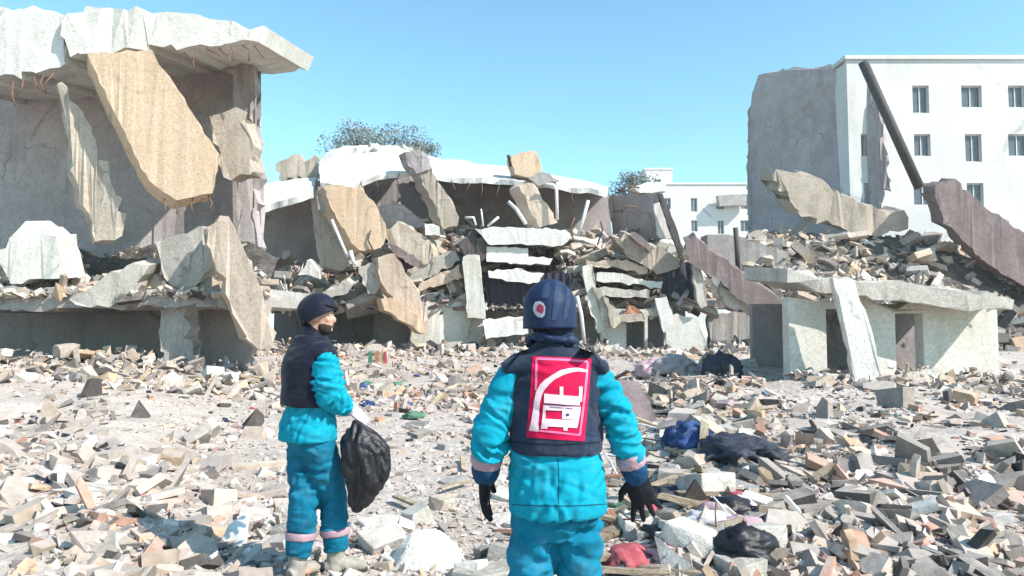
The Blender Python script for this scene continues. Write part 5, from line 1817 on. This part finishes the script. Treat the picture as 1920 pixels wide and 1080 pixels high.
KIND_OF = {}
for kd_, l_ in CHK.items():
    for q_ in l_: KIND_OF[q_.name] = kd_
ms = [M['stone'], M['grey'], M['pale'], M['stone'], M['beige'], M['white2']]
cw = ['greyish', 'grey', 'pale', 'greyish', 'beige', 'whitish']
for i in range(230):
    p = spot(500, 1420, 672, 1095, True)
    if not p: continue
    size = min(.42, max(.09, rng.lognormvariate(math.log(.155), .42))) * (1 + .02 * p[2])
    kd = rng.choice(['block', 'block', 'block', 'wedge', 'splinter'])
    piece('concrete_chunk', p[0], p[1], size, ms[i % 6], unique(words_for('concrete chunk', cw[i % 6], size, kd, where(p[0], p[1]))), 'rubble chunk', 'concrete chunks in the rubble field', mesh=rng.choice(CHK[kd]))
for i in range(46):
    p = spot(640, 1400, 690, 1090, False)
    if not p: continue
    size = rng.uniform(.22, .5)
    piece('flat_slab', p[0], p[1], size, ms[(i * 5) % 4], unique(words_for('slab fragment', cw[(i * 5) % 4], size, 'plate', 'on the ground ' + where(p[0], p[1]))), 'slab fragment', 'flat slab fragments on the ground',
          mesh=CHK['plate'][i % 5], rot=(rng.gauss(0, .10), rng.gauss(0, .10), rng.uniform(0, 6.28)), stretch=(1, 1, .75), lift=.10)
for i in range(60):
    p = spot(1130, 1410, 690, 1090, False) if i % 4 else spot(560, 900, 690, 800, False)
    if not p: continue
    piece('brick', p[0], p[1], rng.uniform(.20, .26), M['brick'] if i % 3 == 0 else M['beige'], unique([q + ('orange' if i % 3 == 0 else 'beige') + ' brick lying ' + where(p[0], p[1]) for q in ('', 'broken ', 'chipped ', 'dusty ', 'half buried ')]), 'brick', 'loose bricks in the rubble',
          mesh=CHK['block'][i % 6], stretch=(1, .55, .5), lift=.45)
for i in range(44):
    p = spot(1140, 1410, 690, 1090, False) if i % 4 else spot(660, 940, 690, 900, False)
    if not p: continue
    piece('splintered_plank', p[0], p[1], rng.uniform(.3, .8), M['wood'], unique([q + 'splintered plank lying ' + where(p[0], p[1]) for q in ('', 'weathered ', 'narrow ', 'grey brown ', 'short ')]), 'plank', 'splintered planks in the rubble',
          mesh=CHK['bar'][i % 3], stretch=(1.3, .55, .3), lift=.5)
rag = [('blue', 'dark blue'), ('black', 'black'), ('redcloth', 'red'), ('tarp', 'slate'), ('greencloth', 'green'), ('pinkcloth', 'pink'), ('sheet', 'whitish'), ('black', 'black')]
for i in range(40):
    p = spot(1150, 1410, 690, 1085, False) if i % 4 else spot(640, 800, 690, 790, False)
    if not p: continue
    k, word = rag[i % 8]
    lump('rag', p[0], p[1], rng.uniform(.14, .36), M[k], unique([word + q + ' rag ' + where(p[0], p[1]) for q in ('', ' crumpled', ' dusty')]), 'rag', .45, .4, i * 1.7, (1, rng.uniform(.4, .9)), .02, 3, word + ' rags in the rubble')
# larger blocks on the ruin's heap
for i in range(70):
    x = rng.uniform(-12, 8.6); y = rng.uniform(32.3, 35.2)
    me = CH[i % 24]
    mt = (M['beige'], M['pale'], M['grey'], M['stone'], M['white2'])[i % 5]
    key = me.name + mt.name
    if key not in PIECES:
        m2 = me.copy(); m2.materials.clear(); m2.materials.append(mt); m2.name = 'heap_block'; PIECES[key] = m2
    o = bpy.data.objects.new('heap_block', PIECES[key])
    s = rng.uniform(.5, 1.35) * (1.3 if i % 24 in (1, 2, 5, 8, 12, 13) else 1)
    u = x / 33 * FOC + 960
    if 890 < u < 1060: s *= .5
    o.scale = (s, s, s); o.rotation_euler = (rng.gauss(0, .5), rng.gauss(0, .5), rng.uniform(0, 6.28))
    o.location = (x, y, heap_z(x, y) + .1)
    link(o)
    hv_ = P(0, 0, y); uu = x / y * FOC + 960; vq = 620 - (o.location.z - 1.6) / y * FOC
    tag(o, unique(words_for('concrete block on the heap', ('beige', 'pale', 'grey', 'greyish', 'whitish')[i % 5], s * .3, KINDS_[i % 24], where(uu, vq, HMARKS))), 'rubble block', 'blocks on the debris heap')
# floor slabs and beams thrown about on the heap, many of them half buried
for i in range(270):
    x = rng.uniform(-11.6, 8.4) if i < 150 else rng.choice([rng.uniform(2.4, 8.4), rng.uniform(-7.5, -1.6)]); y = rng.uniform(31.9, 35.0)
    u = x / y * FOC + 960
    if 905 < u < 1062 and y < 33.6: continue
    kd = 'bar' if i % 3 == 0 else 'plate'
    me = CHK[kd][i % len(CHK[kd])]
    mt = (M['pale'], M['white2'], M['beige'], M['grey'], M['peach'], M['mauve'], M['wood'] if kd == 'bar' else M['pale'], M['brown'])[i % 8]
    key = me.name + mt.name
    if key not in PIECES:
        m2 = me.copy(); m2.materials.clear(); m2.materials.append(mt); m2.name = 'heap_slab'; PIECES[key] = m2
    o = bpy.data.objects.new('heap_beam' if kd == 'bar' else 'heap_slab', PIECES[key])
    L0 = rng.uniform(.7, 2.3) if i < 150 else rng.uniform(.5, 1.5)
    o.scale = (L0, L0 * (rng.uniform(.35, .8) if kd == 'bar' else .85), L0 * (.6 if kd == 'bar' else .7))
    o.rotation_euler = (rng.gauss(0, .55), rng.gauss(0, .45), rng.uniform(0, 6.28))
    o.location = (x, y, heap_z(x, y) + rng.uniform(-.05, .3))
    link(o)
    vq = 620 - (o.location.z - 1.6) / y * FOC
    col = ('pale', 'whitish', 'beige', 'grey', 'pinkish', 'mauve', 'brownish' if kd == 'bar' else 'pale', 'dark brown')[i % 8]
    at = where(u, vq, HMARKS)
    z = 'short' if L0 < 1.2 else ('long' if L0 > 1.8 else 'middling')
    noun = 'beam' if kd == 'bar' else 'slab'
    tag(o, unique(['%s %s lying on the heap %s' % (col, noun, at), '%s %s %s lying on the heap %s' % (z, col, noun, at), 'tilted %s %s lying on the heap %s' % (col, noun, at), 'broken %s %s lying on the heap %s' % (col, noun, at),
                  'tilted %s %s %s lying on the heap %s' % (z, col, noun, at)]), 'broken ' + noun, 'broken %ss on the debris heap' % noun)
# thin bent rods and wires tangled in the debris
for i in range(75):
    on_heap = i < 45
    if on_heap:
        x = rng.uniform(-11.4, 8.6); y = rng.uniform(31.9, 34.6); z = heap_z(x, y); k = 1.0
        u = x / y * FOC + 960
        if 905 < u < 1062: continue
    else:
        p = spot(1140, 1410, 700, 1090, False)
        if not p: continue
        x, y = ground_at(p[0], p[1]); z = ground_h(x, y); k = .12 + .035 * y; u = p[0]
    a = rng.uniform(0, 6.28); el = rng.uniform(.1, 1.2) if on_heap else rng.uniform(.05, .5)
    pts = [Vector((x, y, z - .05 * k))]
    d_ = Vector((math.cos(a) * math.cos(el), math.sin(a) * math.cos(el) * .6, math.sin(el)))
    for q in range(5):
        pts.append(pts[-1] + d_ * k * rng.uniform(.2, .42))
        d_ = (d_ + Vector((rng.uniform(-.3, .3), rng.uniform(-.25, .25), rng.uniform(-.4, .2)))).normalized()
        if pts[-1].z < z: pts[-1].z = z + .02
    v, f = tube_geo([q_ - pts[0] for q_ in pts], (.030 if on_heap else .003 + .0008 * y), 6)
    mt = (M['rust'], M['darkpost'], M['steel'])[i % 3]
    o = mk('bent_rod', v, f, mt, smooth=True); o.location = pts[0]
    col = ('rusty', 'dark', 'pale')[i % 3]
    if on_heap:
        at = 'on the heap ' + where(u, 620 - (z + .4 - 1.6) / y * FOC, HMARKS)
    else:
        at = 'on the ground ' + where(p[0], p[1])
    tag(o, unique(['%s bent rod %s' % (col, at), 'thin %s bent rod %s' % (col, at), 'twisted %s bent rod %s' % (col, at), 'curled %s bent rod %s' % (col, at)]), 'rod', 'bent rods tangled in the debris')

# steel bars left sticking out of broken slab edges
def stubs(o, pts, d, n, length, down, seed):
    r = random.Random(seed)
    for q in range(n):
        t = (q + .5) / n
        a, b = P(*pts[0], d), P(*pts[1], d)
        p0 = a.lerp(b, t) + Vector((0, .12, .02))
        p1 = p0 + Vector(down) * length * r.uniform(.5, 1.0) + Vector((r.uniform(-.15, .15), r.uniform(-.1, .1), r.uniform(-.1, .1)))
        p2 = p1 + (Vector(down) * .5 + Vector((r.uniform(-.6, .6), r.uniform(-.3, .3), -r.uniform(.2, .8)))) * length * .6
        v, f = tube_geo([p0, p1, p2], .022, 6)
        off = parent_world(o)
        me_ = mk('reinforcing_bar', [w_ - off for w_ in v], f, M['rust'], None, smooth=True)
        me_.parent = o


stubs(wing, ((330, 96), (484, 80)), 19.3, 7, .5, (.5, -.2, -.6), 1)
stubs(wing, ((10, 152), (105, 134)), 19.5, 5, .5, (0, -.3, -.8), 2)
stubs(wing, ((290, 374), (400, 364)), 18.8, 4, .45, (.2, -.2, -.8), 3)
stubs(bld, ((640, 346), (760, 322)), 32.6, 5, .5, (0, -.3, -.8), 4)
stubs(bld, ((830, 334), (1090, 352)), 32.9, 9, .6, (.1, -.3, -.8), 5)

# ------------------------------------------------------------------ thin dusty air
hm = bpy.data.materials.new('dusty_air')
hm.use_nodes = True
hm.node_tree.nodes.clear()
ho = hm.node_tree.nodes.new('ShaderNodeOutputMaterial')
hv = hm.node_tree.nodes.new('ShaderNodeVolumePrincipled')
hv.inputs['Color'].default_value = (.97, .95, .92, 1)
hv.inputs['Density'].default_value = .0006
hm.node_tree.links.new(hv.outputs['Volume'], ho.inputs['Volume'])
v, f = [], []
box_geo((0, 170, 15), (640, 480, 34), v, f)
tag(mk('haze', v, f, hm), kind='stuff')

# broken bits left lying along the roof's edges
for i in range(34):
    back = i % 2
    pl = ([(600, 300), (650, 276), (742, 273), (775, 286)], [(812, 296), (930, 311), (1010, 322), (1136, 352)])[(i // 2) % 2]
    t = rng.random() * 2.99; k = int(t); q = t - k
    u = pl[k][0] * (1 - q) + pl[k + 1][0] * q; vv = pl[k][1] * (1 - q) + pl[k + 1][1] * q
    p0 = P(u, vv + (3 if back else 10), 39.2 if back else 37.6)
    kd = rng.choice(['block', 'plate', 'splinter', 'wedge'])
    me = rng.choice(CHK[kd]); mt = (M['white'], M['pale'], M['grey'], M['white2'])[i % 4]
    key = me.name + mt.name
    if key not in PIECES:
        m2 = me.copy(); m2.materials.clear(); m2.materials.append(mt); m2.name = 'roof_chip'; PIECES[key] = m2
    o = bpy.data.objects.new('roof_chip', PIECES[key]); z = rng.uniform(.25, .8)
    o.scale = (z, z, z); o.rotation_euler = (rng.gauss(0, .3) + .5, rng.gauss(0, .3), rng.uniform(0, 6.28)); o.location = p0
    link(o)
    tag(o, unique(words_for('chip on the white roof', ('white', 'pale', 'grey', 'whitish')[i % 4], z * .5, kd, where(u, vv, [(690, 275, 'the left roof hump'), (780, 290, 'the column stub'), (985, 300, 'the orange roof block'), (1120, 345, 'the right roof end'), (880, 305, 'the middle of the roof')]))), 'rubble chunk', 'broken bits on the roof')
